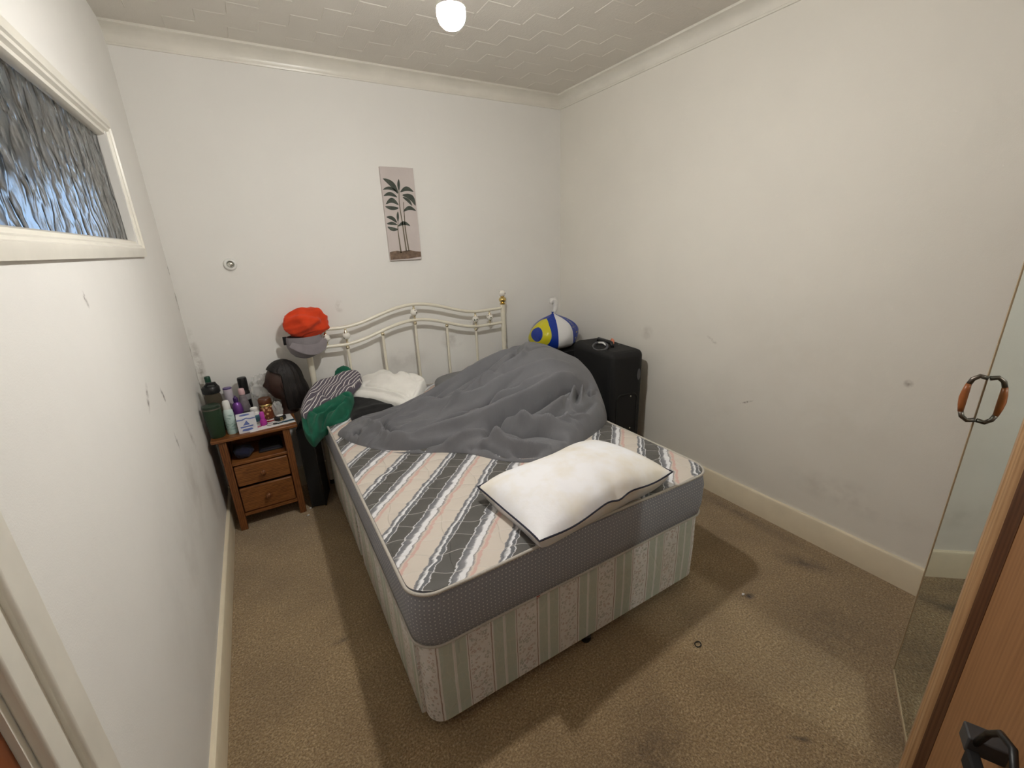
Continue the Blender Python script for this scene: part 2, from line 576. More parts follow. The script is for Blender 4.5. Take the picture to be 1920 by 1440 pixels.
t = NT('floral_stripe_divan_fabric')
uv = t.coord('UV')
sx = t.sep(uv)
w_ = t.math('MULTIPLY', t.math('SUBTRACT', t.noise(uv, 30, 2), .5), .004)
s_ = t.math('FRACT', t.math('ADD', t.math('DIVIDE', t.math('ADD', t.math('SUBTRACT', sx[0], .67), w_), .1875), 30.0))
BR, GR, CR = lin((164, 146, 136)), lin((184, 192, 180)), lin((222, 219, 216))
c = t.ramp(s_, [(0, BR), (.014, CR), (.05, GR), (.24, GR), (.245, CR), (.275, CR), (.28, GR), (.285, CR), (.30, GR), (.50, GR), (.505, CR), (.525, CR), (.53, BR), (.545, CR), (.975, CR), (.99, BR)], 'CONSTANT')
msk = t.ramp(s_, [(.0, (0, 0, 0)), (.57, (1, 1, 1)), (.96, (0, 0, 0))], 'CONSTANT')
vor = t.n('ShaderNodeTexVoronoi', out=0, Vector=uv, Scale=74, Randomness=1.0)
pet = t.math('ADD', vor, t.math('MULTIPLY', t.math('SUBTRACT', t.noise(uv, 230, 3), .5), .9))
mot = t.ramp(pet, [(.10, (.1, .1, .1)), (.20, (1, 1, 1)), (.34, (1, 1, 1)), (.44, (0, 0, 0))])
mcol = t.ramp(t.noise(uv, 22, 2), [(.42, lin((128, 138, 120))), (.58, lin((164, 124, 108)))])
c = t.mix(t.math('MULTIPLY', t.math('MULTIPLY', mot, msk), .6), c, mcol)
c = t.mix(t.ramp(t.noise(uv, 3, 3), [(.4, (0, 0, 0)), (.75, (.35, .35, .35))]), c, lin((176, 160, 134)))
vs2 = t.n('ShaderNodeTexVoronoi', {'feature': 'DISTANCE_TO_EDGE'}, out=0, Vector=t.mapping(uv, scale=(1, .8, 1)), Scale=24, Randomness=.9)
t.p(Base_Color=t.mix(t.math('MULTIPLY', t.ramp(vs2, [(0, (1, 1, 1)), (.05, (0, 0, 0))]), .25), c, lin((214, 206, 190))), Roughness=.85)
t.bump(t.ramp(vs2, [(0, (0, 0, 0)), (.16, (1, 1, 1))]), .3, .003)
M['divan'] = t.m

t = NT('grey_cotton_duvet')
uv = t.coord('UV')
f = t.noise(uv, 5, 4, .6)
t.p(Base_Color=t.mix(t.math('MULTIPLY', t.noise(t.mapping(uv, scale=(900, 250, 1)), 1, 2), .25), t.ramp(f, [(.3, lin((98, 98, 101))), (.7, lin((110, 110, 113)))]), lin((134, 134, 137))), Roughness=.85, Sheen_Weight=.1)
t.bump(t.math('ADD', t.noise(uv, 900, 1), t.math('MULTIPLY', t.noise(t.mapping(uv, rot=(0, 0, .8), scale=(22, 60, 1)), 1, 3, .6), 5.0)), .35, .0016)
M['duvet'] = t.m

t = NT('white_cotton_pillow')
P = t.coord('Object')
c = t.mix(t.ramp(t.noise(P, 5, 4, .6), [(.42, (0, 0, 0)), (.68, (.75, .75, .75))]), lin((236, 236, 238)), lin((224, 214, 192)))
t.p(Base_Color=c, Roughness=.8, Sheen_Weight=.1)
t.bump(t.math('ADD', t.noise(P, 26, 4, .6), t.math('MULTIPLY', t.noise(P, 500, 1), .06)), .35, .004)
M['pillow'] = t.m


def cloth(name, rgb, var=.1, wr=.3):
    t = NT(name)
    P = t.coord('Object')
    c_ = lin(rgb)
    t.p(Base_Color=t.ramp(t.noise(P, 14, 3), [(.3, tuple(x * (1 - var) for x in c_)), (.7, tuple(min(1, x * (1 + var)) for x in c_))]), Roughness=.88, Sheen_Weight=.1)
    t.bump(t.math('ADD', t.math('MULTIPLY', t.noise(P, 45, 3, .6), 3.0), t.noise(P, 700, 1)), wr, .002)
    return t.m


M['white_cloth'] = cloth('white_jersey', (236, 234, 228), .04, .14)
M['black_cloth'] = cloth('black_jersey', (12, 12, 13))
M['green_cloth'] = cloth('green_velour', (10, 92, 68), .2)
M['navy_cloth'] = cloth('navy_fabric', (24, 26, 52))
M['orange_knit'] = cloth('orange_fleece', (214, 62, 16), .12, .5)
M['grey_cap'] = cloth('grey_cap_cotton', (132, 126, 130), .1)
M['grey_case'] = cloth('grey_pillowcase', (112, 112, 114), .05)

t = NT('striped_shirting')
uv = t.coord('UV')
sx = t.sep(t.mapping(uv, rot=(0, 0, .45)))
q = t.math('FRACT', t.math('ADD', t.math('DIVIDE', t.math('ADD', sx[0], t.math('MULTIPLY', t.math('SUBTRACT', t.noise(uv, 10, 2), .5), .035)), .0165), 50.0))
t.p(Base_Color=t.ramp(q, [(0, lin((92, 86, 96))), (.6, lin((92, 86, 96))), (.66, lin((216, 212, 208))), (.82, lin((216, 212, 208))), (.88, lin((92, 86, 96)))]), Roughness=.85)
t.bump(t.noise(uv, 60, 3), .35, .002)
M['striped'] = t.m

M['hb_paint'] = pm('cream_enamel', (232, 226, 208), .25, .03, 20)
M['brass'] = pm('polished_brass', (218, 194, 130), .2, .06, 30, metal=1.0)
M['brass_pale'] = pm('worn_brass', (222, 212, 184), .25, .08, 30, metal=1.0)
t = NT('flowered_porcelain')
P = t.coord('Object')
vor = t.n('ShaderNodeTexVoronoi', out=0, Vector=P, Scale=48)
t.p(Base_Color=t.mix(t.ramp(vor, [(.22, (1, 1, 1)), (.34, (0, 0, 0))]), lin((236, 232, 222)), t.ramp(t.noise(P, 40, 1), [(.45, lin((96, 70, 66))), (.55, lin((74, 90, 70)))])), Roughness=.15)
M['porcelain'] = t.m
M['black_nylon'] = pm('black_suitcase_nylon', (17, 17, 18), .75, .15, 60, .4, 900, .0008)
M['black_plastic'] = pm('black_plastic', (20, 20, 21), .4, .1, 40)
M['dark_grey'] = pm('dark_grey_plastic', (58, 58, 60), .5, .1, 40)
M['mid_grey'] = pm('grey_webbing', (86, 86, 88), .7, .1, 90)
M['steel'] = pm('dull_steel', (120, 112, 104), .35, .1, 60, metal=1.0)
M['white_plastic'] = pm('white_plastic', (232, 232, 228), .35, .03, 30)
M['chrome'] = pm('chrome', (220, 220, 214), .08, .03, 30, metal=1.0)
M['orange_wood'] = pm('varnished_orange_wood', (160, 94, 50), .35, .15, 40)
M['trim_tan'] = pm('tan_edging', (176, 156, 126), .5)
M['paper'] = pm('white_paper', (232, 230, 228), .7, .03, 20)
t = NT('mirror_silvering')
t.p(Base_Color=t.ramp(t.noise(t.coord('Object'), 3, 2), [(.3, (.74, .82, .80)), (.7, (.77, .84, .82))]), Metallic=1.0, Roughness=0.0)
M['mirror'] = t.m

# ------------------------------------------------------------------ room shell
def structure(name, mb, mat, parent=None, **kw):
    o = mb.build(name, mat, parent, **kw)
    if parent is None:
        struct(o)
    return o


T = .12
structure('floor', MB().box(-T, W + T, YN - T, T, -.1, 0), M['carpet'], smooth=False)
ceiling = structure('ceiling', MB().box(-T, W + T, YN - T, T, H, H + .1), M['ceiling'], smooth=False)
structure('wall_back', MB().box(-T, W + T, 0, T, 0, H), M['wall_back'], smooth=False)
structure('wall_right', MB().box(W, W + T, YN, 0, 0, H), M['wall_right'], smooth=False)
structure('wall_near', MB().box(-T, W + T, YN - T, YN, 0, H), M['wall'], smooth=False)
# left partition with the borrowed-light window and the door opening
WY0, WY1, WZ0, WZ1 = -2.12, -.655, 1.625, 2.06        # window opening
DY0, DY1, DZ = -3.24, -2.405, 2.02                   # door opening
wl = MB()
wl.box(-T, 0, WY1, 0, 0, H).box(-T, 0, WY0, WY1, 0, WZ0).box(-T, 0, WY0, WY1, WZ1, H)
wl.box(-T, 0, DY1, WY0, 0, H).box(-T, 0, DY0, DY1, DZ, H).box(-T, 0, YN, DY0, 0, H)
structure('wall_left', wl, M['wall_left'], smooth=False)

# raised staircase ribs of the embossed ceiling paper
a_ = .1295
ox, oy = 1.812 - 14 * a_, -.612 + 5 * a_
ribs = MB()
rng = random.Random(3)


def rib(x0, y0, x1, y1):
    w, h = .0028, .0022
    if abs(x1 - x0) > abs(y1 - y0):
        v = [(x0, y0 - w, H), (x0, y0 + w, H), (x0, y0, H - h), (x1, y1 - w, H), (x1, y1 + w, H), (x1, y1, H - h)]
    else:
        v = [(x0 - w, y0, H), (x0 + w, y0, H), (x0, y0, H - h), (x1 - w, y1, H), (x1 + w, y1, H), (x1, y1, H - h)]
    ribs.add(v, [(0, 1, 2), (3, 5, 4), (0, 2, 5, 3), (1, 4, 5, 2)])


for i in range(-1, 22):
    for j in range(-30, 7):
        x, y = ox + i * a_, oy + j * a_
        if not (.02 < x < W - .2 and YN + .1 < y < -.1):
            continue
        if (i + j) % 2 == 0:
            if rng.random() < .93:
                rib(x, y, x, y + a_ * rng.uniform(.9, 1))
            if rng.random() < .93:
                rib(x, y, x + a_ * rng.uniform(.9, 1), y)
o = ribs.build('raised_rib', M['ceiling'], ceiling, smooth=False)
o['kind'] = 'stuff'

# cornice along the back and right walls
cp = [(0, 2.557), (.010, 2.557), (.012, 2.566)]
for k in range(9):
    a = PI / 2 * k / 8
    cp.append((.014 + .064 * (1 - math.cos(a)), 2.566 + .056 * math.sin(a)))
cp += [(.086, 2.624), (.086, H), (0, H)]
n = len(cp)
structure('trim_1', MB().add([(0, -p, z) for p, z in cp] + [(W - p, -p, z) for p, z in cp],
          [(i, (i + 1) % n, n + (i + 1) % n, n + i) for i in range(n)] + [tuple(range(n))]), M['cornice'], angle=50)
structure('trim_2', MB().add([(W - p, -p, z) for p, z in cp] + [(W - p, YN, z) for p, z in cp],
          [(i, (i + 1) % n, n + (i + 1) % n, n + i) for i in range(n)] + [tuple(range(n, 2 * n))]), M['cornice'], angle=50)


def skirting(name, p0, p1, nrm, h, th=.018):
    prof = [(0, 0), (th, 0), (th, h - .012), (th - .004, h - .003), (th - .009, h), (0, h)]
    p0, p1, nrm = Vector(p0), Vector(p1), Vector(nrm)
    v = [p0 + nrm * a + Vector((0, 0, z)) for a, z in prof] + [p1 + nrm * a + Vector((0, 0, z)) for a, z in prof]
    k = len(prof)
    return structure(name, MB().add(v, [(i, (i + 1) % k, k + (i + 1) % k, k + i) for i in range(k)] + [tuple(range(k)), tuple(range(2 * k - 1, k - 1, -1))]), M['skirting'], angle=30)


skirting('baseboard_right', (W, YN, 0), (W, -.018, 0), (-1, 0, 0), .142)
skirting('baseboard_back', (0, 0, 0), (W, 0, 0), (0, -1, 0), .14)
skirting('baseboard_left', (0, DY1 + .11, 0), (0, -.018, 0), (1, 0, 0), .125, .02)

# window: moulded frame and obscure glass
win = bpy.data.objects.new('window_1', None)
COL.objects.link(win)
win.location = (0, 0, 0)
struct(win)
fo = .055


def frame_bar(name, pts_a, pts_b, ws):
    """mitred casing bar along the left wall between two corners; profile across the width"""
    prof = [(0, 0), (0, .012), (.018, .016), (.034, .016), (.038, .010), (.046, .008), (.052, -.002), (.062, -.004), (.068, -.018), (.068, -.03)]
    (yo, zo, dy0, dz0), (yo2, zo2, dy1, dz1) = pts_a, pts_b
    v = [(x, yo + dy0 * w * ws[0], zo + dz0 * w) for w, x in prof] + [(x, yo2 + dy1 * w * ws[1], zo2 + dz1 * w) for w, x in prof]
    k = len(prof)
    MB().add(v, [(i, i + 1, k + i + 1, k + i) for i in range(k - 1)]).build(name, M['gloss'], win, angle=30)


y0, y1, z0, z1 = WY0 - .04, WY1 + .055, WZ0 - .045, WZ1 + .045
frame_bar('window_frame', (y0, z0, 1, 1), (y1, z0, -1, 1), (1, .62))
frame_bar('window_frame', (y0, z1, 1, -1), (y1, z1, -1, -1), (1, .62))
frame_bar('window_frame', (y1, z0, -1, 1), (y1, z1, -1, -1), (.62, .62))
frame_bar('window_frame', (y0, z0, 1, 1), (y0, z1, 1, -1), (1, 1))
t = NT('obscure_glass')
P = t.pos()
nv = t.n('ShaderNodeMix', {'data_type': 'VECTOR'}, out=1, i0=.10, i4=P, i5=t.n('ShaderNodeTexNoise', out=1, Vector=P, Scale=9, Detail=2))
vor = t.n('ShaderNodeTexVoronoi', {'feature': 'SMOOTH_F1'}, out=0, Vector=t.mapping(nv, rot=(.30, 0, 0), scale=(1, 22, 14)), Scale=1, Smoothness=.5, Randomness=.75)
t.p(Base_Color=(.62, .69, .72), Roughness=.12, Transmission_Weight=1.0, IOR=1.25, Specular_IOR_Level=.15)
t.bump(vor, .5, .020)
MB().box(-.034, -.028, WY0 - .03, WY1 + .03, WZ0 - .03, WZ1 + .03).build('pane', t.m, win, smooth=False)

# door with its white architrave
door = bpy.data.objects.new('door_1', None)
COL.objects.link(door)
door.location = (0, DY1, 0)
struct(door)
MB().box(-.045, -.008, DY0 - DY1 + .01, -.012, .006, DZ - .01).build('door_leaf', M['door'], door, smooth=False)
am = M['gloss']
MB().box(0, .016, 0, .062, 0, DZ).box(0, .016, DY0 - DY1 - .06, DY0 - DY1, 0, DZ).box(0, .016, DY0 - DY1 - .06, .062, DZ, DZ + .06).build('architrave', am, door, bevel=.004)
MB().box(0, .028, .044, .106, 0, DZ + .06).build('architrave', am, door, bevel=.006)
MB().box(-T, 0, -.011, 0, 0, DZ).build('door_lining', am, door, smooth=False)

# hall seen through the glass
hall = MB().box(-1.35, -1.25, YN, 1.5, 0, H).box(-1.35, -T, 1.5, 1.6, 0, H).box(-1.35, -T, YN - .1, YN, 0, H)
structure('wall_hall', hall, M['hall'], smooth=False)
structure('floor_hall', MB().box(-1.35, -T, YN, 1.5, -.1, 0), M['carpet'], smooth=False)
structure('ceiling_hall', MB().box(-1.35, -T, YN, 1.5, H, H + .1), M['hall'], smooth=False)
structure('wall_hall_side', MB().box(-T - .02, -T, T, 1.5, 0, H), M['hall'], smooth=False)
t = NT('daylight_pane')
t.p(Base_Color=(0, 0, 0), Emission_Color=t.ramp(t.noise(t.coord('Object'), 3, 2), [(.3, (.42, .62, 1)), (.7, (.55, .74, 1))]), Emission_Strength=1.6)
hw = bpy.data.objects.new('window_2', None)
COL.objects.link(hw)
hw.location = (-.65, 1.49, 1.5)
struct(hw)
MB().box(-.5, .42, -.004, .004, -.5, .62).build('pane', t.m, hw, smooth=False)
MB().box(-.54, -.5, -.02, .009, -.54, .66).box(.42, .46, -.02, .009, -.54, .66).box(-.54, .46, -.02, .009, .62, .66).box(-.54, .46, -.02, .009, -.54, -.5).build('window_frame', M['gloss'], hw, smooth=False)

# ------------------------------------------------------------------ pendant lamp
lamp = thing('pendant_lamp', 'glowing bare light bulb hanging from the ceiling above the bed', 'lamp', (BULB[0], BULB[1], H))
bz = BULB[2] - H
MB().lathe([(.045, -.001), (.047, -.012), (.03, -.03), (.008, -.036)], n=24).build('ceiling_rose', M['white_plastic'], lamp)
MB().tube([(0, 0, -.03), (0, 0, bz + .125)], .0032, 8).build('flex', M['white_plastic'], lamp)
MB().lathe([(.004, bz + .135), (.014, bz + .128), (.018, bz + .09), (.02, bz + .07), (.017, bz + .062)], n=20).build('lamp_holder', M['white_plastic'], lamp)
t = NT('lit_bulb')
t.p(Base_Color=(1, 1, 1), Roughness=.4, Emission_Color=(1, .98, .945), Emission_Strength=BULB_STRENGTH)
dome = [(.0405, bz + .010), (.0415, bz + .002), (.0412, bz - .010), (.036, bz - .024), (.024, bz - .036), (.010, bz - .0415), (.0008, bz - .042)]
MB().lathe(dome, n=16).build('bulb_globe', t.m, lamp)
MB().lathe([(.013, bz + .066), (.016, bz + .055), (.028, bz + .036), (.0365, bz + .022), (.0408, bz + .0103)], n=20).build('bulb_collar', M['white_plastic'], lamp)

# ------------------------------------------------------------------ divan bed
BX0, BX1, BY0, BY1 = .612, 1.965, -2.085, -.145
bed = thing('divan_bed', 'low double divan bed base in faded green and floral striped fabric', 'bed', ((BX0 + BX1) / 2, -1.1, 0))
bo = Vector(((BX0 + BX1) / 2, -1.1, 0))


def loft(outline, levels, uoff=0.0):
    """rings of an outline at (z, inset) levels, with u = run length, v = z"""
    mb, uv = MB(), []
    n = len(outline)
    vs_ = []
    cx = sum(p[0] for p in outline) / n
    cyy = sum(p[1] for p in outline) / n
    ring = outline + [(outline[0][0], outline[0][1], outline[-1][2] + math.hypot(outline[0][0] - outline[-1][0], outline[0][1] - outline[-1][1]))]
    n += 1
    for z, ins in levels:
        for x, y, u in ring:
            d = Vector((x - cx, y - cyy))
            sx_ = max(abs(d.x) - ins, 0) * (1 if d.x > 0 else -1)
            sy_ = max(abs(d.y) - ins, 0) * (1 if d.y > 0 else -1)
            vs_.append((cx + sx_, cyy + sy_, z))
            uv.append((u + uoff, z))
    fs = [(i * n + k, i * n + k + 1, (i + 1) * n + k + 1, (i + 1) * n + k) for i in range(len(levels) - 1) for k in range(n - 1)]
    fs.append(tuple(range(n - 2, -1, -1)))
    fs.append(tuple((len(levels) - 1) * n + k for k in range(n - 1)))
    mb.add(vs_, fs)
    return mb, uv


def local(mb, o):
    mb.v = [(x - o[0], y - o[1], z - o[2]) for x, y, z in mb.v]
    return mb


for (yy0, yy1), lb in (((BY0 + .008, -1.10), 'foot half of the divan base'), ((-1.098, BY1), 'head half of the divan base')):
    mb, uv = loft(rrect(BX0 + .012, BX1 - .012, yy0, yy1, .06), [(.045, .012), (.05, 0), (.2, -.002), (.375, 0), (.386, .004), (.390, .014)])
    local(mb, bo).build('base_section', M['divan'], bed, angle=50, uvs=uv, label=lb)
for yy0, yy1 in ((-2.012, -1.13), (-1.07, -.30)):
    mb, uv = loft(rrect(BX0 - .004, BX0 + .02, yy0, yy1, .004, 2), [(.05, .002), (.053, 0), (.385, 0), (.39, .003)])
    dr = local(mb, bo).build('drawer', M['divan'], bed, angle=40, uvs=uv)
ledge, uvl = loft(rrect(BX0 + .014, BX1 - .014, BY0 + .010, BY1, .06), [(.388, .0), (.394, .002), (.396, .012)])
local(ledge, bo).build('base_top_edging', M['piping'], bed, angle=50)
for x, y in ((BX1 - .06, BY0 + .06), (1.30, BY0 + .035), (BX0 + .1, BY0 + .14), (BX0 + .08, -1.0), (BX1 - .06, -1.0), (BX0 + .08, BY1 - .08), (BX1 - .06, BY1 - .08)):
    local(MB().lathe([(.020, 0), (.022, .006), (.022, .028), (.016, .034), (.012, .052)], (x, y, 0), 14), bo).build('castor', M['black_plastic'], bed)

mat_o = Vector((bo.x, bo.y, .396))
mattress = thing('mattress', 'diagonally striped grey and beige quilted mattress on the divan', 'mattress', mat_o)
MZ0, MZ1 = .384, .600
out = rrect(BX0 - .004, BX1 + .004, BY0 - .004, BY1 + .01, .085, 10)
mb, uv = loft(out, [(MZ0 + .014, .06), (MZ0 + .004, .012), (MZ0 + .012, .002), (MZ0 + .06, -.006), (MZ0 + .15, -.007), (MZ1 - .012, .001), (MZ1 - .002, .008)])
local(mb, mat_o).build('border', M['border'], mattress, angle=0, uvs=uv)
# quilted top panel, slightly domed
ring = out
mb = MB()
cx, cyy = (BX0 + BX1) / 2, (BY0 + BY1) / 2
vs_, uvs = [], []
K = 14
for k in range(K + 1):
    s = 1 - (k / K) * .995
    for x, y, u in ring:
        px, py = cx + (x - cx) * (s if k else .993), cyy + (y - cyy) * (s if k else .995)
        e = min(px - BX0, BX1 - px, py - BY0, BY1 - py)
        dome = .008 * (1 - math.exp(-max(e, 0) / .03)) + .0022 * math.sin(px * 21) * math.sin(py * 17)
        vs_.append((px, py, MZ1 - .001 + dome))
        uvs.append((px, py))
n = len(ring)
mb.add(vs_, [(i * n + k, i * n + (k + 1) % n, (i + 1) * n + (k + 1) % n, (i + 1) * n + k) for i in range(K) for k in range(n)] + [tuple(K * n + k for k in range(n))])
local(mb, mat_o).build('quilted_top', M['ticking'], mattress, angle=0, uvs=uvs)
for z, r, ins in ((MZ1 + .001, .0058, .004), (MZ0 + .008, .0048, .004)):
    path = [(x + (ins if x < cx else -ins) * -.3, y, z + (.006 * math.sin(u * 6) if z > .5 else .0)) for x, y, u in out]
    local(MB().tube(path, r, 8, True), mat_o).build('piping', M['piping'], mattress, angle=0)
MB().box(.20 - .44, .26 - .44, BY0 - bo.y - .006, BY0 - bo.y + .03, -.006, -.002).build('fabric_label', pm('red_and_white_label', (206, 190, 170), .8, .5, 60), mattress, label='small cream and red fabric flap')
MB().box(.185 - .44, .20 - .44, BY0 - bo.y - .008, BY0 - bo.y + .03, -.008, .0).build('fabric_label', pm('red_label', (150, 44, 38), .8), mattress)

# ------------------------------------------------------------------ headboard
HY = -.10
hb = thing('headboard', 'cream metal headboard with curved double rail, porcelain balls and brass knobs', 'headboard', (1.338, HY, 0))


def curve_z(x, ends, peak):
    s = abs(x - 1.338) / .52
    return ends + (peak - ends) * (math.cos(PI * min(s, 1)) + 1) / 2 if s < 1 else ends + .012 * (s - 1)


xs = [.615 + (2.062 - .615) * k / 60 for k in range(61)]
MB().tube([(x - 1.338, 0, curve_z(x, 1.090, 1.194)) for x in xs], .0115, 12).build('top_rail', M['hb_paint'], hb, angle=0)
MB().tube([(x - 1.338, 0, curve_z(x, .975, 1.083)) for x in xs], .0115, 12).build('lower_rail', M['hb_paint'], hb, angle=0)
for x in (.615, 2.064):
    MB().tube([(x - 1.338, 0, .035), (x - 1.338, 0, 1.125)], .019, 16).build('post', M['hb_paint'], hb)
    ft = MB().lathe([(.012, 0), (.02, .004), (.02, .03), (.012, .036)], (x - 1.338, 0, 0), 14).build('post_foot', M['black_plastic'], hb)
    fin = MB().lathe([(.02, 1.123), (.023, 1.126), (.023, 1.131), (.014, 1.136), (.026, 1.150), (.029, 1.16), (.026, 1.17), (.013, 1.181), (.016, 1.184), (.01, 1.187)], (x - 1.338, 0, 0), 20).build('finial', M['brass'], hb, angle=50)
    MB().sphere((x - 1.338, 0, 1.209), .026, n=20, m=14).build('porcelain_ball', M['porcelain'], fin)
for x in (.857, 1.099, 1.338, 1.578, 1.817):
    z1_ = curve_z(x, .975, 1.083)
    b = MB().tube([(x - 1.338, 0, .42), (x - 1.338, 0, z1_ - .03)], .0095, 12).build('baluster', M['hb_paint'], hb)
    MB().sphere((x - 1.338, 0, z1_ - .023), .0135, n=16, m=10).build('brass_knob', M['brass_pale'], b)
for x in (.733, .859, 1.338, 1.818, 1.942):
    za, zb = curve_z(x, .975, 1.083), curve_z(x, 1.090, 1.194)
    zc = (za + zb) / 2
    b = MB().sphere((x - 1.338, 0, zc), .0255, n=20, m=14).build('porcelain_ball', M['porcelain'], hb)
    MB().lathe([(.006, za + .008), (.009, za + .014), (.005, za + .02), (.012, zc - .022)], (x - 1.338, 0, 0), 12).build('brass_cap', M['brass_pale'], b)
    MB().lathe([(.012, zc + .022), (.005, zb - .02), (.009, zb - .014), (.006, zb - .008)], (x - 1.338, 0, 0), 12).build('brass_cap', M['brass_pale'], b)
MB().tube([(.615 - 1.338, 0, .42), (2.064 - 1.338, 0, .42)], .0115, 10).build('bottom_rail', M['hb_paint'], hb)

# ------------------------------------------------------------------ duvet
ctl = np.array([(.70, -.74, .04), (.85, -.75, .05), (1.0, -.7, .06), (1.0, -1.0, .06), (1.2, -.7, .10), (1.317, -.62, .12), (1.589, -.6, .185), (1.45, -.85, .2), (1.3, -1.1, .09), (1.75, -.68, .27), (1.86, -.75, .345), (2.0, -.9, .31), (2.07, -1.05, .26), (2.05, -1.2, .2), (1.97, -1.32, .14), (1.8, -1.2, .27), (1.6, -1.1, .24), (1.65, -1.35, .15), (1.4, -1.4, .07), (1.85, -1.38, .15), (1.5, -1.55, .05), (1.15, -1.25, .05), (1.8, -.5, .12), (1.95, -.62, .2), (1.4, -.5, .05), (1.1, -.55, .04)])


def rbf(c):
    phi = lambda r: np.where(r > 0, r * r * np.log(r + 1e-9), 0)
    n = len(c)
    A = np.zeros((n + 3, n + 3))
    A[:n, :n] = phi(np.hypot(c[:, None, 0] - c[None, :, 0], c[:, None, 1] - c[None, :, 1])) + np.eye(n) * 1e-3
    A[:n, n], A[:n, n + 1], A[:n, n + 2] = 1, c[:, 0], c[:, 1]
    A[n:, :n] = A[:n, n:].T
    w = np.linalg.solve(A, np.r_[c[:, 2], 0, 0, 0])

    def h(X, Y):
        return phi(np.hypot(X[..., None] - c[:, 0], Y[..., None] - c[:, 1])) @ w[:n] + w[n] + w[n + 1] * X + w[n + 2] * Y
    return h


dpoly = [(.64, -.70), (.655, -.80), (.69, -.90), (.76, -1.02), (.84, -1.13), (.93, -1.20), (1.02, -1.25), (1.14, -1.35), (1.22, -1.48), (1.32, -1.58), (1.43, -1.61), (1.55, -1.595), (1.77, -1.53), (1.95, -1.44), (2.06, -1.30), (2.13, -1.12), (2.13, -.95), (2.05, -.75), (1.95, -.58), (1.8, -.46), (1.6, -.42), (1.35, -.45), (1.1, -.50), (.9, -.54), (.75, -.60)]
dfolds = [
    ([[1.83, -.70], [1.70, -.72], [1.55, -.735], [1.40, -.72], [1.22, -.70], [1.02, -.68]], .026, .040),
    ([[1.60, -1.14], [1.40, -1.07], [1.20, -1.02], [1.00, -.97]], -.026, .018),
    ([[1.72, -1.19], [1.48, -1.14], [1.26, -1.08], [1.05, -1.04]], .022, .022),
    ([[1.76, -.80], [1.685, -.891], [1.595, -.913], [1.462, -.867], [1.299, -.844], [1.17, -.778], [1.019, -.753]], -.055, .030),
    ([[1.823, -.831], [1.678, -.97], [1.502, -.928], [1.381, -.923], [1.223, -.883]], .022, .030),
    ([[1.967, -1.264], [1.856, -1.276], [1.767, -1.281], [1.674, -1.296], [1.567, -1.308], [1.426, -1.275], [1.329, -1.251], [1.251, -1.346]], -.085, .030),
    ([[1.869, -1.231], [1.598, -1.243], [1.426, -1.208], [1.186, -1.160], [1.002, -1.118], [.837, -1.073]], .034, .028),
    ([[1.311, -1.268], [1.166, -1.235], [1.016, -1.190], [.866, -1.130], [.76, -1.02]], -.034, .018),
    ([[1.276, -1.277], [1.136, -1.274], [1.03, -1.25]], .026, .022),
    ([[.865, -.797], [.846, -.931], [.896, -1.058], [1.008, -1.085], [1.211, -1.105], [1.303, -1.111], [1.404, -1.101]], -.042, .022),
    ([[.898, -.77], [1.056, -.833], [1.211, -.911], [1.369, -.984], [1.497, -1.027]], .024, .030),
    ([[1.303, -1.111], [1.453, -1.101], [1.569, -1.157]], -.026, .020),
    ([[1.335, -1.258], [1.369, -1.398], [1.484, -1.475], [1.574, -1.56]], -.034, .018),
    ([[1.358, -1.233], [1.416, -1.365], [1.527, -1.459], [1.646, -1.53]], .030, .020),
    ([[1.439, -1.33], [1.534, -1.356], [1.671, -1.355]], -.032, .018),
    ([[1.387, -1.37], [1.549, -1.403], [1.714, -1.378], [1.814, -1.33]], .030, .022),
    ([[1.145, -1.33], [1.216, -1.381], [1.252, -1.466], [1.28, -1.52]], -.024, .015),
    ([[1.17, -1.35], [1.257, -1.367], [1.293, -1.453], [1.364, -1.53], [1.46, -1.57]], .026, .016),
    ([[1.301, -1.487], [1.32, -1.54], [1.40, -1.58]], -.024, .014),
    ([[1.257, -1.351], [1.305, -1.434], [1.37, -1.482]], .024, .016),
    ([[1.888, -1.277], [1.761, -1.397]], -.028, .014), ([[1.946, -1.276], [1.893, -1.358]], -.026, .012), ([[1.829, -1.311], [1.681, -1.402]], -.026, .014),
    ([[1.905, -1.283], [1.801, -1.397]], .022, .013), ([[1.86, -1.29], [1.73, -1.40]], .022, .013),
    ([[.976, -1.22], [.966, -1.19], [1.019, -1.175]], -.022, .012),
    ([[.766, -.674], [.826, -.915], [.835, -1.03], [.933, -1.142]], .022, .026),
    ([[.70, -.849], [.727, -.809], [.726, -.90]], -.030, .012),
    ([[1.888, -1.152], [1.702, -1.112], [1.54, -1.04], [1.42, -.983]], .018, .04),
    ([[1.42, -.983], [1.428, -.91], [1.508, -.917], [1.603, -1.022]], -.018, .016),
    ([[1.60, -1.44], [1.75, -1.45], [1.90, -1.40]], -.016, .016),
    ([[1.48, -1.42], [1.62, -1.47], [1.78, -1.48]], .016, .014),
    ([[.76, -.90], [.90, -.98], [1.10, -1.00], [1.28, -1.04]], .018, .020),
    ([[1.05, -.78], [1.22, -.83], [1.36, -.90]], -.020, .016),
]
rb = rbf(ctl)
rf = np.random.RandomState(12)
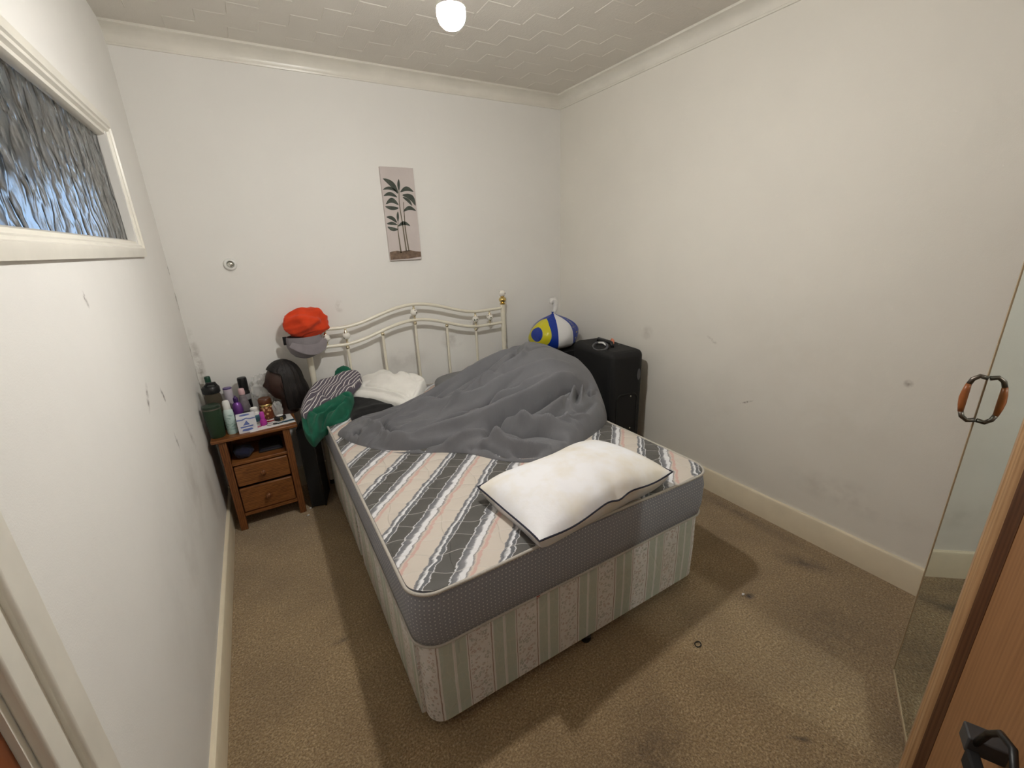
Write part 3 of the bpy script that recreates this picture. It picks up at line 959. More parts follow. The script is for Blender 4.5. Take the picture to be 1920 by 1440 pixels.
for k in range(44):                                   # small creases following the pull of the cloth
    x, y = rf.uniform(.95, 2.0), rf.uniform(-1.52, -.66)
    if x > 1.25 and y < -1.24:
        a = math.atan2(y + 1.24, x - 1.22) + rf.normal(0, .25)
        L = rf.uniform(.08, .20)
    else:
        a = PI - .14 + rf.normal(0, .09)
        L = rf.uniform(.25, .55)
    q = [[x + L * s * math.cos(a + .25 * (s - .5)), y + L * s * math.sin(a + .25 * (s - .5))] for s in (0, .33, .66, 1)]
    sg = -1 if rf.rand() < .6 else 1
    dfolds.append((q, sg * rf.uniform(.006, .014), rf.uniform(.010, .017)))
dv = patch('duvet', M['duvet'], dpoly, lambda X, Y: np.maximum(rb(X, Y), .022), dfolds, .0055, (0, 0, .609), edge=.020, under=lambda X, Y: -.002 - 1.3 * np.clip(X - 1.975, 0, 1), wr=.0045, wfreq=34, seed=4, aniso=2.2, fgain=2.05, fwid=.74)
tag(dv, 'crumpled dark grey duvet heaped on the head half of the mattress', 'duvet')

# grey pillow half hidden behind the duvet
def pillow_mesh(c00, c10, c11, c01, zmid, thick_top, thick_bot, nu=44, nv=30, pinch=.05, seed=2, rnd=0.0):
    c00, c10, c11, c01 = (np.array(c, float) for c in (c00, c10, c11, c01))
    u = np.linspace(-1, 1, nu)
    v = np.linspace(-1, 1, nv)
    U, V = np.meshgrid(u, v, indexing='ij')
    U2 = U * (1 - pinch * (1 - V ** 2) * (np.abs(U) ** 3))
    V2 = V * (1 - pinch * (1 - U ** 2) * (np.abs(V) ** 3))
    rc = 1 - rnd * (U * V) ** 4
    U2, V2 = U2 * rc, V2 * rc
    a, b = (U2 + 1) / 2, (V2 + 1) / 2
    XY = ((1 - a) * (1 - b))[..., None] * c00 + (a * (1 - b))[..., None] * c10 + (a * b)[..., None] * c11 + ((1 - a) * b)[..., None] * c01
    env = (np.clip(1 - U ** 2, 0, 1) ** .48) * (np.clip(1 - V ** 2, 0, 1) ** .48)
    env = env * (.86 + .14 * wnoise(U, V, 2.4, seed)) + .02 * wnoise(U, V, 9, seed + 3) * env
    zr = np.array(zmid)
    zc = ((1 - a) * (1 - b)) * zr[0] + (a * (1 - b)) * zr[1] + (a * b) * zr[2] + ((1 - a) * b) * zr[3]
    return U, V, XY, zc, env


gp = thing('pillow', 'dark grey pillow by the headboard half hidden behind the duvet', 'pillow', (1.62, -.36, .608))
U, V, XY, zc, env = pillow_mesh((1.27, -.60), (1.90, -.58), (1.93, -.20), (1.40, -.20), (.65, .65, .66, .66), .06, .04, pinch=.0, seed=8, rnd=.14)
Pt = np.concatenate([XY, (zc + .055 * env)[..., None]], -1)
Pb = np.concatenate([XY, (zc - .042 * env ** .6)[..., None]], -1)
local(MB().grid(Pt).grid(Pb[::-1]), (1.62, -.36, .608)).build('pillow_body', M['grey_case'], gp, angle=0)

# white pillow with navy piping
wp = thing('pillow', 'plump white pillow with thin navy piping lying across the foot of the mattress', 'pillow', (1.35, -1.92, .608))
U, V, XY, zc, env = pillow_mesh((1.022, -2.135), (1.712, -2.085), (1.640, -1.690), (.995, -1.745), (.655, .672, .68, .672), .1, .05, pinch=.045)
dent = .020 * np.exp(-((U - .12) / .07) ** 2) * np.clip(-V, 0, 1) ** 2 + .012 * np.exp(-((U + .45) / .06) ** 2) * np.clip(-V, 0, 1)
ztop = zc + .098 * env - dent * env ** .3 * 1.5
edge_z = zc - .012 * np.sin((U + V * .4) * 5.0) * np.maximum(np.abs(U), np.abs(V)) ** 4 - .02 * np.exp(-((U - .12) / .12) ** 2) * (V < -.9)
ztop = ztop + (edge_z - zc)
Pt = np.concatenate([XY, ztop[..., None]], -1)
zb = np.maximum(edge_z - .075 * env ** .28, .6095)
Pb = np.concatenate([XY, zb[..., None]], -1)
wo = (1.35, -1.92, .608)
local(MB().grid(Pt).grid(Pb[::-1]), wo).build('pillow_body', M['pillow'], wp, angle=0)
loop = np.concatenate([Pt[:, 0], Pt[-1, 1:], Pt[::-1, -1][1:], Pt[0, ::-1][1:-1]])
local(MB().tube(loop.tolist(), .0034, 8, True), wo).build('piping', pm('navy_piping', (24, 26, 46), .6), wp, angle=0)

# ------------------------------------------------------------------ clothes heaped at the head of the bed
o = patch('trousers', M['black_cloth'], [[-.022, .159], [-.015, .282], [.026, .31], [.114, .25], [.249, .142], [.314, .09], [.326, .031], [.249, .023], [.17, -.003], [.092, -.01], [.001, -.019]],
          lambda X, Y: .026 + 0 * X, [([[.02, .05], [.15, .08], [.28, .06]], .008, .02)], .008, (.747, -.545, .615), (.9565, -.2919, 0), (.2885, .9455, .1509), .02, -.006, wr=.003, wfreq=30, seed=3)
tag(o, 'folded black garment under the white shirt on the bed', 'clothing')
o = patch('velour_top', M['green_cloth'], [[-.048, .218], [-.026, .241], [.033, .239], [.096, .267], [.161, .295], [.213, .324], [.258, .309], [.26, .241], [.221, .138], [.186, .088], [.135, .069], [.076, .061], [.038, .032], [0, -.008], [-.027, .033], [-.045, .104]],
          lambda X, Y: .045 + 0 * X,
          [([[.048, .03], [.064, .108], [.098, .165], [.201, .207]], -.032, .014), ([[.03, .044], [.047, .131], [.144, .201]], .018, .016), ([[-.019, .203], [-.021, .111], [-.004, .027]], -.022, .012),
           ([[.099, .071], [.158, .15], [.238, .259]], .020, .018), ([[.206, .287], [.237, .249]], -.016, .010), ([[.01, .2], [.06, .17], [.12, .22]], -.018, .012), ([[.12, .09], [.17, .11], [.21, .16]], -.016, .012)],
          .006, (.516, -.60, .553), (.9956, -.0941, 0), (.08, .8467, .5259), .022, -.05, wr=.007, wfreq=45, seed=5, fgain=1.7, fwid=.9)
tag(o, 'crumpled dark green velour top hanging over the bed edge', 'clothing')
o = patch('striped_shirt', M['striped'], [[-.026, .024], [-.032, .13], [-.013, .221], [.021, .292], [.097, .329], [.155, .389], [.218, .432], [.274, .391], [.284, .326], [.255, .257], [.23, .196], [.172, .153], [.117, .107], [.092, .068], [.053, .032], [.004, -.02]],
          lambda X, Y: .03 + 0 * X,
          [([[.022, .052], [.034, .115], [.076, .159], [.112, .12]], -.018, .008), ([[.003, .043], [.029, .239], [.143, .317], [.257, .387]], .016, .03), ([[.114, .123], [.165, .218], [.253, .287]], -.016, .014), ([[.05, .10], [.08, .12], [.09, .09]], .014, .02)],
          .006, (.502, -.457, .675), (.9339, -.3576, 0), (.3414, .8916, .2976), .018, -.045, wr=.005, wfreq=40, seed=6, fgain=1.5)
tag(o, 'grey and white striped shirt crumpled on the headboard corner of the bed', 'clothing')
o = patch('white_shirt', M['white_cloth'], [[-.436, .025], [-.474, .124], [-.523, .227], [-.507, .289], [-.475, .309], [-.448, .367], [-.38, .37], [-.292, .325], [-.248, .347], [-.161, .369], [-.041, .31], [-.013, .233], [.039, .09], [.042, .031], [.007, -.01], [-.074, .009], [-.259, .033]],
          lambda X, Y: .020 + .018 * np.exp(-((X + .3) / .2) ** 2 - ((Y - .2) / .12) ** 2),
          [([[-.487, .087], [-.313, .089], [-.125, .073], [-.005, .034]], -.012, .008), ([[-.51, .113], [-.339, .121], [-.131, .108], [.003, .077]], -.012, .008), ([[-.49, .10], [-.32, .105], [-.128, .09], [0, .055]], .008, .010),
           ([[-.387, .183], [-.415, .138], [-.309, .135]], -.016, .010), ([[-.368, .351], [-.262, .335], [-.077, .284]], .010, .02), ([[-.032, .215], [-.014, .13], [.011, .064]], -.010, .010), ([[-.197, .345], [-.085, .267], [-.06, .319]], -.010, .014),
           ([[-.40, .25], [-.30, .26], [-.22, .22]], .010, .02)],
          .006, (1.037, -.648, .660), (.5876, -.8091, 0), (.7851, .5702, .2418), .012, -.045, wr=.003, wfreq=30, seed=7, fgain=1.7)
tag(o, 'folded white shirt on top of the clothes by the headboard', 'clothing')
o = patch('green_vest', M['green_cloth'], [[0, 0], [.03, .09], [.10, .10], [.13, .03], [.06, -.02]], lambda X, Y: .02 + 0 * X, [], .008, (.735, -.205, .74), (.95, .05, .3), (-.2, .55, .8), .02, -.02, wr=.004, seed=11)
tag(o, 'scrap of green cloth tucked behind the striped shirt at the headboard', 'clothing')

# hats hanging on the hidden left post
hat = bumpy_ball((.628, -.125, 1.150), .140, .095, .106, .15, 3.6, 33, 72, 52)
ob = hat.build('beanie', M['orange_knit'], angle=0)
tag(ob, 'bright orange fleece hat perched on the left headboard post', 'hat')
cap = thing('baseball_cap', 'grey baseball cap hanging upside down below the orange hat', 'hat', (.60, -.13, 1.03))
prof = [(.002, -.098), (.03, -.096), (.062, -.082), (.085, -.055), (.098, -.02), (.100, .02), (.096, .045), (.09, .045), (.092, .015), (.088, -.02), (.075, -.05), (.05, -.075), (.02, -.088), (.002, -.09)]
MB().lathe(prof, n=32, sx=1.05, sy=.85).build('crown', M['grey_cap'], cap, angle=60)
br = np.zeros((14, 9, 3))
for i in range(14):
    for j in range(9):
        a = -1.15 + 2.3 * i / 13
        r = .094 + .045 * j / 8
        br[i, j] = (r * math.cos(a - 1.2) * .95, r * math.sin(a - 1.2) * .8, .015 - .075 * (j / 8) * math.cos(a) + .02 * math.sin(a) ** 2)
MB().grid(br).grid(br[::-1] - np.array([0, 0, .004])).build('brim', M['grey_cap'], cap, angle=0)
MB().box(-.118, -.095, -.01, .012, .0, .05).build('strap', M['black_cloth'], cap, bevel=.004)

# ------------------------------------------------------------------ bedside table
NX0, NX1, NY0, NY1, NZ = .022, .458, -.392, -.045, .600
no = ((NX0 + NX1) / 2, (NY0 + NY1) / 2, 0)
ns = thing('bedside_table', 'stained pine bedside table with open shelf and two drawers', 'table', no)


def nb(name, mat, x0, x1, y0, y1, z0, z1, bev=.003, parent=None):
    return local(MB().box(x0, x1, y0, y1, z0, z1), no).build(name, mat, parent or ns, bevel=bev)


nb('table_top', M['pine'], NX0, NX1, NY0, NY1, .578, NZ, .005)
for x0 in (.052, .375):
    nb('leg', M['pine_v'], x0, x0 + .038, NY0 + .012, NY0 + .05, 0, .578)
    nb('leg', M['pine_v'], x0, x0 + .038, NY1 - .055, NY1 - .017, 0, .578)
for x0 in (.060, .391):
    nb('side_panel', M['pine_v'], x0, x0 + .014, NY0 + .05, NY1 - .055, .085, .578, 0)
nb('back_panel', M['pine'], .09, .375, NY1 - .03, NY1 - .022, .085, .578, 0)
nb('shelf', M['pine'], .090, .375, NY0 + .016, NY1 - .03, .418, .436)
nb('bottom_rail', M['pine'], .090, .375, NY0 + .018, NY0 + .04, .085, .110)
nb('bottom_panel', M['pine'], .090, .375, NY0 + .04, NY1 - .03, .095, .105, 0)
for z0, z1 in ((.284, .412), (.114, .270)):
    d = nb('drawer', M['pine'], .094, .371, NY0 + .010, NY0 + .028, z0, z1, .006)
    local(MB().lathe([(.009, 0), (.008, .008), (.012, .014), (.0165, .02), (.0165, .026), (.011, .031), (.002, .033)], (.2325, NY0 + .010, (z0 + z1) / 2 + .002), 20, (1, 0, 0), (0, 0, 1), (0, -1, 0)), no).build('knob', M['pine_v'], d, angle=50)

# on the shelf
o = bumpy_ball((.155, -.30, .47), .055, .07, .034, .12, 5, 31, 32, 20, .4365).build('fabric_pouch', M['navy_cloth'], angle=0)
tag(o, 'crumpled dark navy cloth on the open shelf of the bedside table', 'pouch')
pk = thing('magazine_stack', 'dark papers lying at the back of the bedside shelf', 'papers', (.29, -.22, .436))
for k in range(4):
    MB().box(-.06 + .005 * k, .07 - .004 * k, -.09, .08, .0065 * k, .0065 * k + .006).build('magazine', [M['black_plastic'], M['dark_grey'], M['navy_cloth'], M['black_plastic']][k], pk, bevel=.001)


def jar(name, label, cat, x, y, parts, n=24, z=NZ):
    """parts: (part name, material, profile [(r, z)])"""
    t_ = thing(name, label, cat, (x, y, z))
    for pn, m_, prof in parts:
        MB().lathe(prof, n=n).build(pn, m_, t_, angle=40)
    return t_


def plast(name, rgb, rough=.35, **kw):
    return pm(name, rgb, rough, .05, 25, **kw)


m_green = plast('dark_green_enamel', (34, 58, 36), .5)
jar('tumbler', 'tall dark green insulated tumbler at the front of the bedside table', 'tumbler', .0595, -.325,
    [('body', m_green, [(.034, 0), (.036, .004), (.043, .10), (.0445, .165), (.044, .168)]), ('rim', M['steel'], [(.0448, .166), (.0452, .172), (.044, .174)]), ('lid', plast('green_lid', (30, 48, 34)), [(.0445, .173), (.0435, .186), (.03, .192), (.004, .193)])])
wb = jar('water_bottle', 'smoky clear water bottle with a bulky black screw lid', 'bottle', .068, -.205,
         [('body', plast('smoky_plastic', (112, 102, 86), .12, Transmission_Weight=.55, IOR=1.3), [(.040, 0), (.043, .006), (.043, .05), (.039, .07), (.043, .09), (.043, .205), (.036, .222), (.034, .232)]),
          ('lid', M['black_plastic'], [(.042, .226), (.044, .23), (.044, .258), (.038, .266), (.02, .268)])])
MB().tube([(-.022, -.008, .266), (-.010, -.008, .283), (.026, -.008, .281), (.032, -.008, .262)], .0085, 10).build('carry_loop', M['black_plastic'], wb)
jar('slim_bottle', 'slim bottle with a dark green cap behind the black lidded bottle', 'bottle', .052, -.085,
    [('body', plast('pale_green_plastic', (150, 164, 150), .3), [(.018, 0), (.02, .004), (.02, .23), (.014, .25)]), ('cap', plast('bottle_green_cap', (24, 70, 52)), [(.0145, .248), (.0155, .25), (.0155, .292), (.012, .297)])])
t = NT('mint_printed_bottle')
P = t.coord('Object')
zz = t.sep(P)[2]
band = t.ramp(zz, [(0, (0, 0, 0)), (.02, (1, 1, 1)), (.125, (0, 0, 0))], 'CONSTANT')
prn = t.ramp(t.noise(t.mapping(P, scale=(40, 40, 110)), 1, 3), [(.5, (0, 0, 0)), (.58, (1, 1, 1))])
t.p(Base_Color=t.mix(t.math('MULTIPLY', t.math('MULTIPLY', band, prn), .55), t.ramp(zz, [(0, lin((176, 204, 198))), (.14, lin((204, 222, 218))), (.16, lin((232, 232, 230)))]), lin((90, 140, 132))), Roughness=.35)
jar('spray_bottle', 'white and mint green spray bottle beside the green tumbler', 'bottle', .130, -.316,
    [('body', t.m, [(.0245, 0), (.026, .004), (.026, .115), (.024, .135), (.018, .148)]), ('cap', M['white_plastic'], [(.0175, .146), (.0185, .149), (.018, .185), (.014, .196), (.006, .199)])])
jar('purple_bottle', 'small shiny purple bottle behind the white and blue box', 'bottle', .170, -.175,
    [('body', plast('purple_metallic', (126, 74, 158), .25, metal=.3), [(.024, 0), (.027, .004), (.027, .10), (.022, .125), (.012, .138)]), ('cap', plast('deep_purple_cap', (62, 34, 92)), [(.0125, .136), (.0135, .14), (.0125, .162), (.005, .17), (.004, .178)])])
jar('cream_tube', 'pale lilac cylindrical pot with a purple lid near the wall', 'pot', .135, -.085,
    [('body', plast('pale_lilac_plastic', (204, 196, 206)), [(.022, 0), (.024, .003), (.024, .20), (.023, .204)]), ('lid', plast('violet_lid', (96, 78, 130)), [(.0235, .203), (.024, .206), (.022, .211), (.004, .212)])])
jar('deodorant_can', 'tall black deodorant can standing against the wall', 'can', .220, -.085,
    [('body', M['black_plastic'], [(.025, 0), (.027, .003), (.027, .165), (.024, .178), (.022, .182)]), ('cap', M['black_plastic'], [(.0245, .181), (.0255, .184), (.0255, .252), (.023, .259), (.005, .261)]), ('printed_band', plast('grey_can_print', (150, 150, 152), .4), [(.0272, .12), (.0274, .121), (.0274, .155), (.0272, .156)])])
clear = plast('clear_plastic', (214, 204, 210), .06, Transmission_Weight=.7, IOR=1.35)
jar('toner_bottle', 'clear cone shaped bottle with a pale pink cap', 'bottle', .206, -.138,
    [('body', clear, [(.032, 0), (.034, .004), (.031, .08), (.02, .15), (.015, .17)]), ('cap', plast('pale_pink_cap', (222, 184, 186)), [(.0155, .168), (.0175, .172), (.0165, .20), (.013, .205)])])
jar('cream_jar', 'low black jar with a gold band behind the pill bottle', 'jar', .214, -.235,
    [('body', M['black_plastic'], [(.026, 0), (.028, .003), (.028, .045), (.026, .05)]), ('band', M['brass'], [(.0284, .046), (.0288, .048), (.0284, .053)]), ('lid', M['black_plastic'], [(.028, .053), (.0285, .056), (.028, .078), (.024, .082)])])
jar('pill_bottle', 'white pill bottle with a teal label', 'bottle', .252, -.225,
    [('body', M['white_plastic'], [(.024, 0), (.026, .003), (.026, .066), (.020, .076)]), ('label_band', plast('teal_label', (74, 124, 140), .5), [(.0262, .014), (.0264, .015), (.0264, .055), (.0262, .056)]), ('lid', M['white_plastic'], [(.0195, .075), (.021, .078), (.021, .096), (.017, .099), (.016, .094), (.003, .094)])])
t = NT('coffee_jar_label')
P = t.coord('Object')
vor = t.n('ShaderNodeTexVoronoi', out=0, Vector=P, Scale=58)
t.p(Base_Color=t.mix(t.ramp(vor, [(.3, (1, 1, 1)), (.45, (0, 0, 0))]), lin((112, 58, 36)), lin((206, 164, 118))), Roughness=.3)
jar('coffee_jar', 'amber coffee jar with a brown lid and gold rim', 'jar', .315, -.185,
    [('body', t.m, [(.033, 0), (.038, .005), (.038, .07), (.034, .084)]), ('gold_rim', M['brass'], [(.0345, .083), (.037, .086), (.037, .097), (.0345, .10)]), ('lid', plast('brown_lid', (92, 52, 28)), [(.0345, .10), (.036, .102), (.036, .128), (.032, .133), (.028, .13), (.003, .13)])])
jar('magenta_bottle', 'tiny magenta bottle on the edge of the paper sheet', 'bottle', .288, -.292,
    [('body', plast('magenta_plastic', (176, 50, 150), .25), [(.017, 0), (.019, .003), (.018, .028), (.012, .04)]), ('cap', plast('magenta_cap', (190, 66, 170), .3), [(.0115, .039), (.013, .042), (.0125, .078), (.008, .085)])])
# white and blue carton
bxo = thing('cardboard_box', 'small white carton printed with a blue logo', 'box', (.207, -.322, NZ), .04)
MB().box(-.047, .047, -.042, .042, 0, .094).build('carton', pm('white_card', (228, 228, 234), .5, .03), bxo, bevel=.0015)
mblue = pm('blue_print', (104, 122, 186), .5)
yy = -.0424
pr_ = MB()
pr_.prism([(-.03, .014), (.0, .010), (.026, .016), (.02, .026), (-.024, .024)], yy, yy + .0004, 'y').prism([(-.034, .032), (.028, .034), (.03, .042), (-.034, .040)], yy, yy + .0004, 'y')
pr_.prism([(-.02, .046), (.014, .047), (.006, .062), (.0, .074), (-.008, .062)], yy, yy + .0004, 'y').prism([(-.046, .078), (-.02, .076), (0, .084), (.02, .077), (.046, .08), (.046, .086), (.02, .084), (0, .09), (-.02, .083), (-.046, .085)], yy, yy + .0004, 'y')
pr_.build('printed_logo', mblue, bxo, smooth=False)
MB().prism([(.026 * math.cos(a) - .004, .018 * math.sin(a)) for a in np.linspace(0, 2 * PI, 24, endpoint=False)], .0942, .0945, 'z').build('printed_mark', mblue, bxo, smooth=False)
# paper, small things on it
o = MB().add([(.215, -.376, NZ + .0006), (.455, -.350, NZ + .0006), (.436, -.175, NZ + .0006), (.200, -.200, NZ + .0006), (.215, -.376, NZ + .0014), (.455, -.350, NZ + .0014), (.436, -.175, NZ + .0014), (.200, -.200, NZ + .0014)],
             [(0, 3, 2, 1), (4, 5, 6, 7), (0, 1, 5, 4), (1, 2, 6, 5), (2, 3, 7, 6), (3, 0, 4, 7)]).build('paper_sheet', M['paper'], smooth=False)
tag(o, 'white sheet of paper on the front right of the bedside table', 'paper')
ZP = NZ + .0016
cmp_ = thing('compact', 'black and gold make-up compact lying on the white paper', 'cosmetic', (.378, -.262, ZP), .3)
MB().lathe([(.022, 0), (.026, .004), (.026, .02), (.02, .026), (.002, .027)], n=24, sx=1.3, sy=.9).build('case', M['black_plastic'], cmp_)
MB().box(-.008, .008, -.0255, -.018, .003, .022).build('clasp', M['brass'], cmp_, bevel=.002)
MB().lathe([(.016, .027), (.017, .029), (.014, .032), (.002, .033)], n=20, sx=1.2, sy=.8).build('lid_disc', M['paper'], cmp_)
gl = thing('glasses', 'thin wire glasses beside the magenta bottle', 'glasses', (.345, -.318, ZP), -.1)
for sx_ in (-1, 1):
    MB().tube([(sx_ * .026 + .019 * math.cos(a), .003 + .014 * math.sin(a), .003 + .002 * math.sin(a)) for a in np.linspace(0, 2 * PI, 20, endpoint=False)], .0011, 6, True).build('rim', M['steel'], gl, angle=0)
    MB().tube([(sx_ * .045, .005, .003), (sx_ * .046, .03, .004), (sx_ * .03, .05, .003)], .001, 6).build('temple', M['steel'], gl, angle=0)
MB().tube([(-.007, .006, .004), (0, .009, .005), (.007, .006, .004)], .001, 6).build('bridge', M['steel'], gl, angle=0)
tb = thing('toothbrush', 'dark teal toothbrush on the paper at the table edge', 'toothbrush', (.405, -.322, ZP), .12)
MB().tube([(-.055, 0, .004), (-.02, 0, .005), (.0, 0, .005), (.045, 0, .005)], [.0022, .003, .005, .005], 8).build('handle', plast('teal_handle', (40, 78, 96)), tb, angle=0)
MB().box(-.07, -.05, -.004, .004, .0015, .010).build('bristles', M['dark_grey'], tb, bevel=.001)
o = MB().tube([(.300, -.255, ZP + .004), (.325, -.262, ZP + .004), (.345, -.258, ZP + .005)], [.0035, .004, .003], 8).build('lip_pencil', plast('red_plastic', (168, 30, 44)), angle=0)
tag(o, 'short red cosmetic pencil in front of the coffee jar', 'pencil')
o = MB().tube([(.262 + .012 * math.cos(a), -.312 + .008 * math.sin(a), ZP + .002) for a in np.linspace(0, 2 * PI, 16, endpoint=False)], .0018, 6, True).build('hair_tie', plast('pink_elastic', (206, 96, 130)), angle=0)
tag(o, 'pink elastic hair tie lying by the magenta bottle', 'hair tie')


# clear crumpled plastic bags
def film_mat():
    t = NT('clear_crinkled_film')
    v = t.coord('Object')
    t.p(Base_Color=(.80, .80, .78), Roughness=.12, Alpha=.34)
    t.bump(t.noise(v, 60, 3, .6), .9, .006)
    return t.m


film = film_mat()
o = bumpy_ball((.325, -.075, .755), .078, .05, .115, .22, 6, 41, 40, 30, NZ + .001).build('plastic_bag', film, angle=20)
tag(o, 'large crumpled clear plastic bag against the wall behind the coffee jar', 'plastic bag')
o = bumpy_ball((.375, -.215, .66), .030, .030, .058, .2, 6, 43, 32, 24, ZP).build('plastic_bag', film, angle=20)
tag(o, 'small clear plastic bag below the mannequin face', 'plastic bag')

# mannequin head with dark hair, face turned to the left wall
mh = thing('mannequin_head', 'dark brown mannequin head with long black hair on the bedside table', 'mannequin', (.43, -.135, NZ))
mskin = pm('dark_brown_vinyl', (60, 39, 31), .5, .12, 30)
th = np.linspace(0, PI, 36)
ph = np.linspace(0, 2 * PI, 49)
Tn, Ph = np.meshgrid(th, ph, indexing='ij')
dx, dy, dz = np.sin(Tn) * np.cos(Ph), np.sin(Tn) * np.sin(Ph), -np.cos(Tn)
jaw = np.clip(-dz, 0, 1)
X = .092 * dx * (1 - .10 * jaw ** 2)
Yh = .074 * dy * (1 - .35 * jaw ** 1.5)
Z = .118 * dz
front = np.clip(-dx, 0, 1)                                    # face looks along -x
X -= .016 * np.exp(-((dy / .13) ** 2)) * np.exp(-(((dz + .08) / .16) ** 2)) * front      # nose
X -= .008 * np.exp(-((dy / .35) ** 2)) * np.exp(-(((dz + .80) / .16) ** 2)) * front      # chin
X -= .006 * np.exp(-((dy / .2) ** 2)) * np.exp(-(((dz + .45) / .07) ** 2)) * front       # lips
X += .008 * np.exp(-(((np.abs(dy) - .35) / .15) ** 2)) * np.exp(-(((dz - .10) / .12) ** 2)) * front  # eye sockets
hd = MB()
A = np.stack([X, Yh, Z + .205], -1)[:, :-1]
nn = 48
hd.add(A.reshape(-1, 3).tolist(), [(i * nn + k, i * nn + (k + 1) % nn, (i + 1) * nn + (k + 1) % nn, (i + 1) * nn + k) for i in range(35) for k in range(nn)])
hd.lathe([(.052, 0), (.054, .006), (.044, .03), (.040, .09), (.042, .13)], (.012, 0, 0), 28, sx=1.0, sy=.9)
hdo = hd.build('head', mskin, mh, angle=0, label='brown face and neck')
for s_y in (-1, 1):
    MB().sphere((.004, s_y * .073, .20), .016, .008, .026, 14, 10).build('ear', mskin, hdo, angle=0)
t = NT('black_hair')
P = t.coord('Object')
f = t.noise(t.mapping(P, scale=(120, 120, 10)), 1, 3, .6)
t.p(Base_Color=t.ramp(f, [(.3, lin((10, 8, 8))), (.75, lin((30, 22, 19)))]), Roughness=.6)
t.bump(f, .8, .004)
# hair: cap plus long lock behind, strands as vertical grooves
hr = np.zeros((44, 64, 3))
for i in range(44):
    s = i / 43
    for k in range(64):
        a = 2 * PI * k / 64
        if s < .5:
            q = s / .5 * PI / 2
            R, zc = math.sin(q), math.cos(q)
            x, y, z = .112 * R * math.cos(a) + .014, .094 * R * math.sin(a), .205 + .142 * zc
        else:
            q = (s - .5) / .5
            sw = 1 + .10 * math.sin(q * PI) - .30 * q * q
            x, y, z = .112 * math.cos(a) * sw + .014 + .030 * q, .094 * math.sin(a) * sw, .205 - .175 * q
        wv_ = 1 + .022 * math.sin(a * 17 + 3 * s) + .015 * math.sin(a * 31 - 5 * s)
        cl = -.13 + .135 * min(1, max(0, (s - .22) / .14))      # hairline: the face stands out in front
        if x < cl:
            x = cl + .1 * (x - cl)
        hr[i, k] = (x * wv_, y * wv_, z)
hm = MB()
hm.add(hr.reshape(-1, 3).tolist(), [(i * 64 + k, i * 64 + (k + 1) % 64, (i + 1) * 64 + (k + 1) % 64, (i + 1) * 64 + k) for i in range(43) for k in range(64)])
hm.build('hair', t.m, mh, angle=0)

# tall black box between table and bed
tbx = thing('black_case', 'tall narrow black case standing in the gap between bedside table and bed', 'case', (.513, -.27, 0), -.25)
MB().box(-.043, .043, -.10, .10, .004, .545).build('shell', M['black_nylon'], tbx, bevel=.006)
MB().box(-.0445, -.036, -.102, .102, .0, .548).box(.036, .0445, -.102, .102, .0, .548).build('edge_strip', M['black_plastic'], tbx, bevel=.002)

# ------------------------------------------------------------------ luggage by the right wall
sc = thing('suitcase', 'large upright black fabric suitcase between the bed and the right wall', 'suitcase', (2.495, -.835, 0), -.13)
SW, SD, SH = .27, .51, .865
MB().box(-SW / 2, SW / 2, -SD / 2, SD / 2, .045, SH).build('body', M['black_nylon'], sc, bevel=.045, seg=5)


def rr_loop(x0, x1, z0, z1, r, y):
    pts = []
    for cx_, cz_, a0 in ((x1 - r, z0 + r, -PI / 2), (x1 - r, z1 - r, 0), (x0 + r, z1 - r, PI / 2), (x0 + r, z0 + r, PI)):
        for k in range(7):
            a = a0 + PI / 2 * k / 6
            pts.append((cx_ + r * math.cos(a), y, cz_ + r * math.sin(a)))
    return pts


MB().tube(rr_loop(-SW / 2 + .012, SW / 2 - .012, .06, SH - .012, .05, -SD / 2 + .022), .005, 8, True).build('piping', M['black_plastic'], sc, angle=0)
MB().tube([(x, z_, y_) for x, y_, z_ in rr_loop(-SW / 2 + .06, SW / 2 - .06, .1, SH - .1, .04, 0)] and rr_loop(-SW / 2 + .05, SW / 2 - .05, .12, SH - .30, .04, -SD / 2 - .001), .004, 8, True).build('pocket_piping', M['black_plastic'], sc, angle=0)
MB().tube([(-.02, -.10, SH - .005), (-.02, -.085, SH + .028), (-.02, .07, SH + .03), (-.02, .085, SH - .005)], [.012, .014, .014, .012], 10).build('carry_handle', M['black_plastic'], sc, angle=0)
tg = MB().tube([(-.085 + .030 * math.cos(a), -.045 + .075 * math.sin(a), SH + .004 - .022 * math.cos(a) * -1) for a in np.linspace(0, 2 * PI, 28, endpoint=False)], .009, 10, True).build('side_handle', M['mid_grey'], sc, angle=0)
MB().tube([(-.066, -.085, SH + .020), (-.056, -.045, SH + .026), (-.066, .0, SH + .020)], [.007, .009, .007], 8).build('handle_label', M['white_plastic'], tg, angle=0)
MB().lathe([(.002, 0), (.030, .001), (.032, .003), (.03, .005), (.002, .006)], (SW / 2 - .045, -SD / 2, SH - .17), 20, (.42, 0, 0), (0, 0, 1.3), (0, -1, 0)).build('badge', M['mid_grey'], sc)
MB().lathe([(.002, 0), (.030, .001), (.032, .003), (.03, .005), (.002, .006)], (SW / 2, -SD / 2 + .06, SH - .17), 20, (0, .3, 0), (0, 0, 1), (1, 0, 0)).build('badge', M['mid_grey'], sc)
for x, z in ((.03, SH - .32), (.035, SH - .56)):
    MB().lathe([(.001, 0), (.006, .001), (.006, .004), (.001, .006)], (x, -SD / 2 - .001, z), 10, (1, 0, 0), (0, 0, 1), (0, -1, 0)).build('rivet', M['chrome'], sc)
MB().lathe([(.001, 0), (.005, .001), (.005, .004), (.001, .005)], (.07, -.05, SH - .001), 10).build('rivet', M['chrome'], sc)
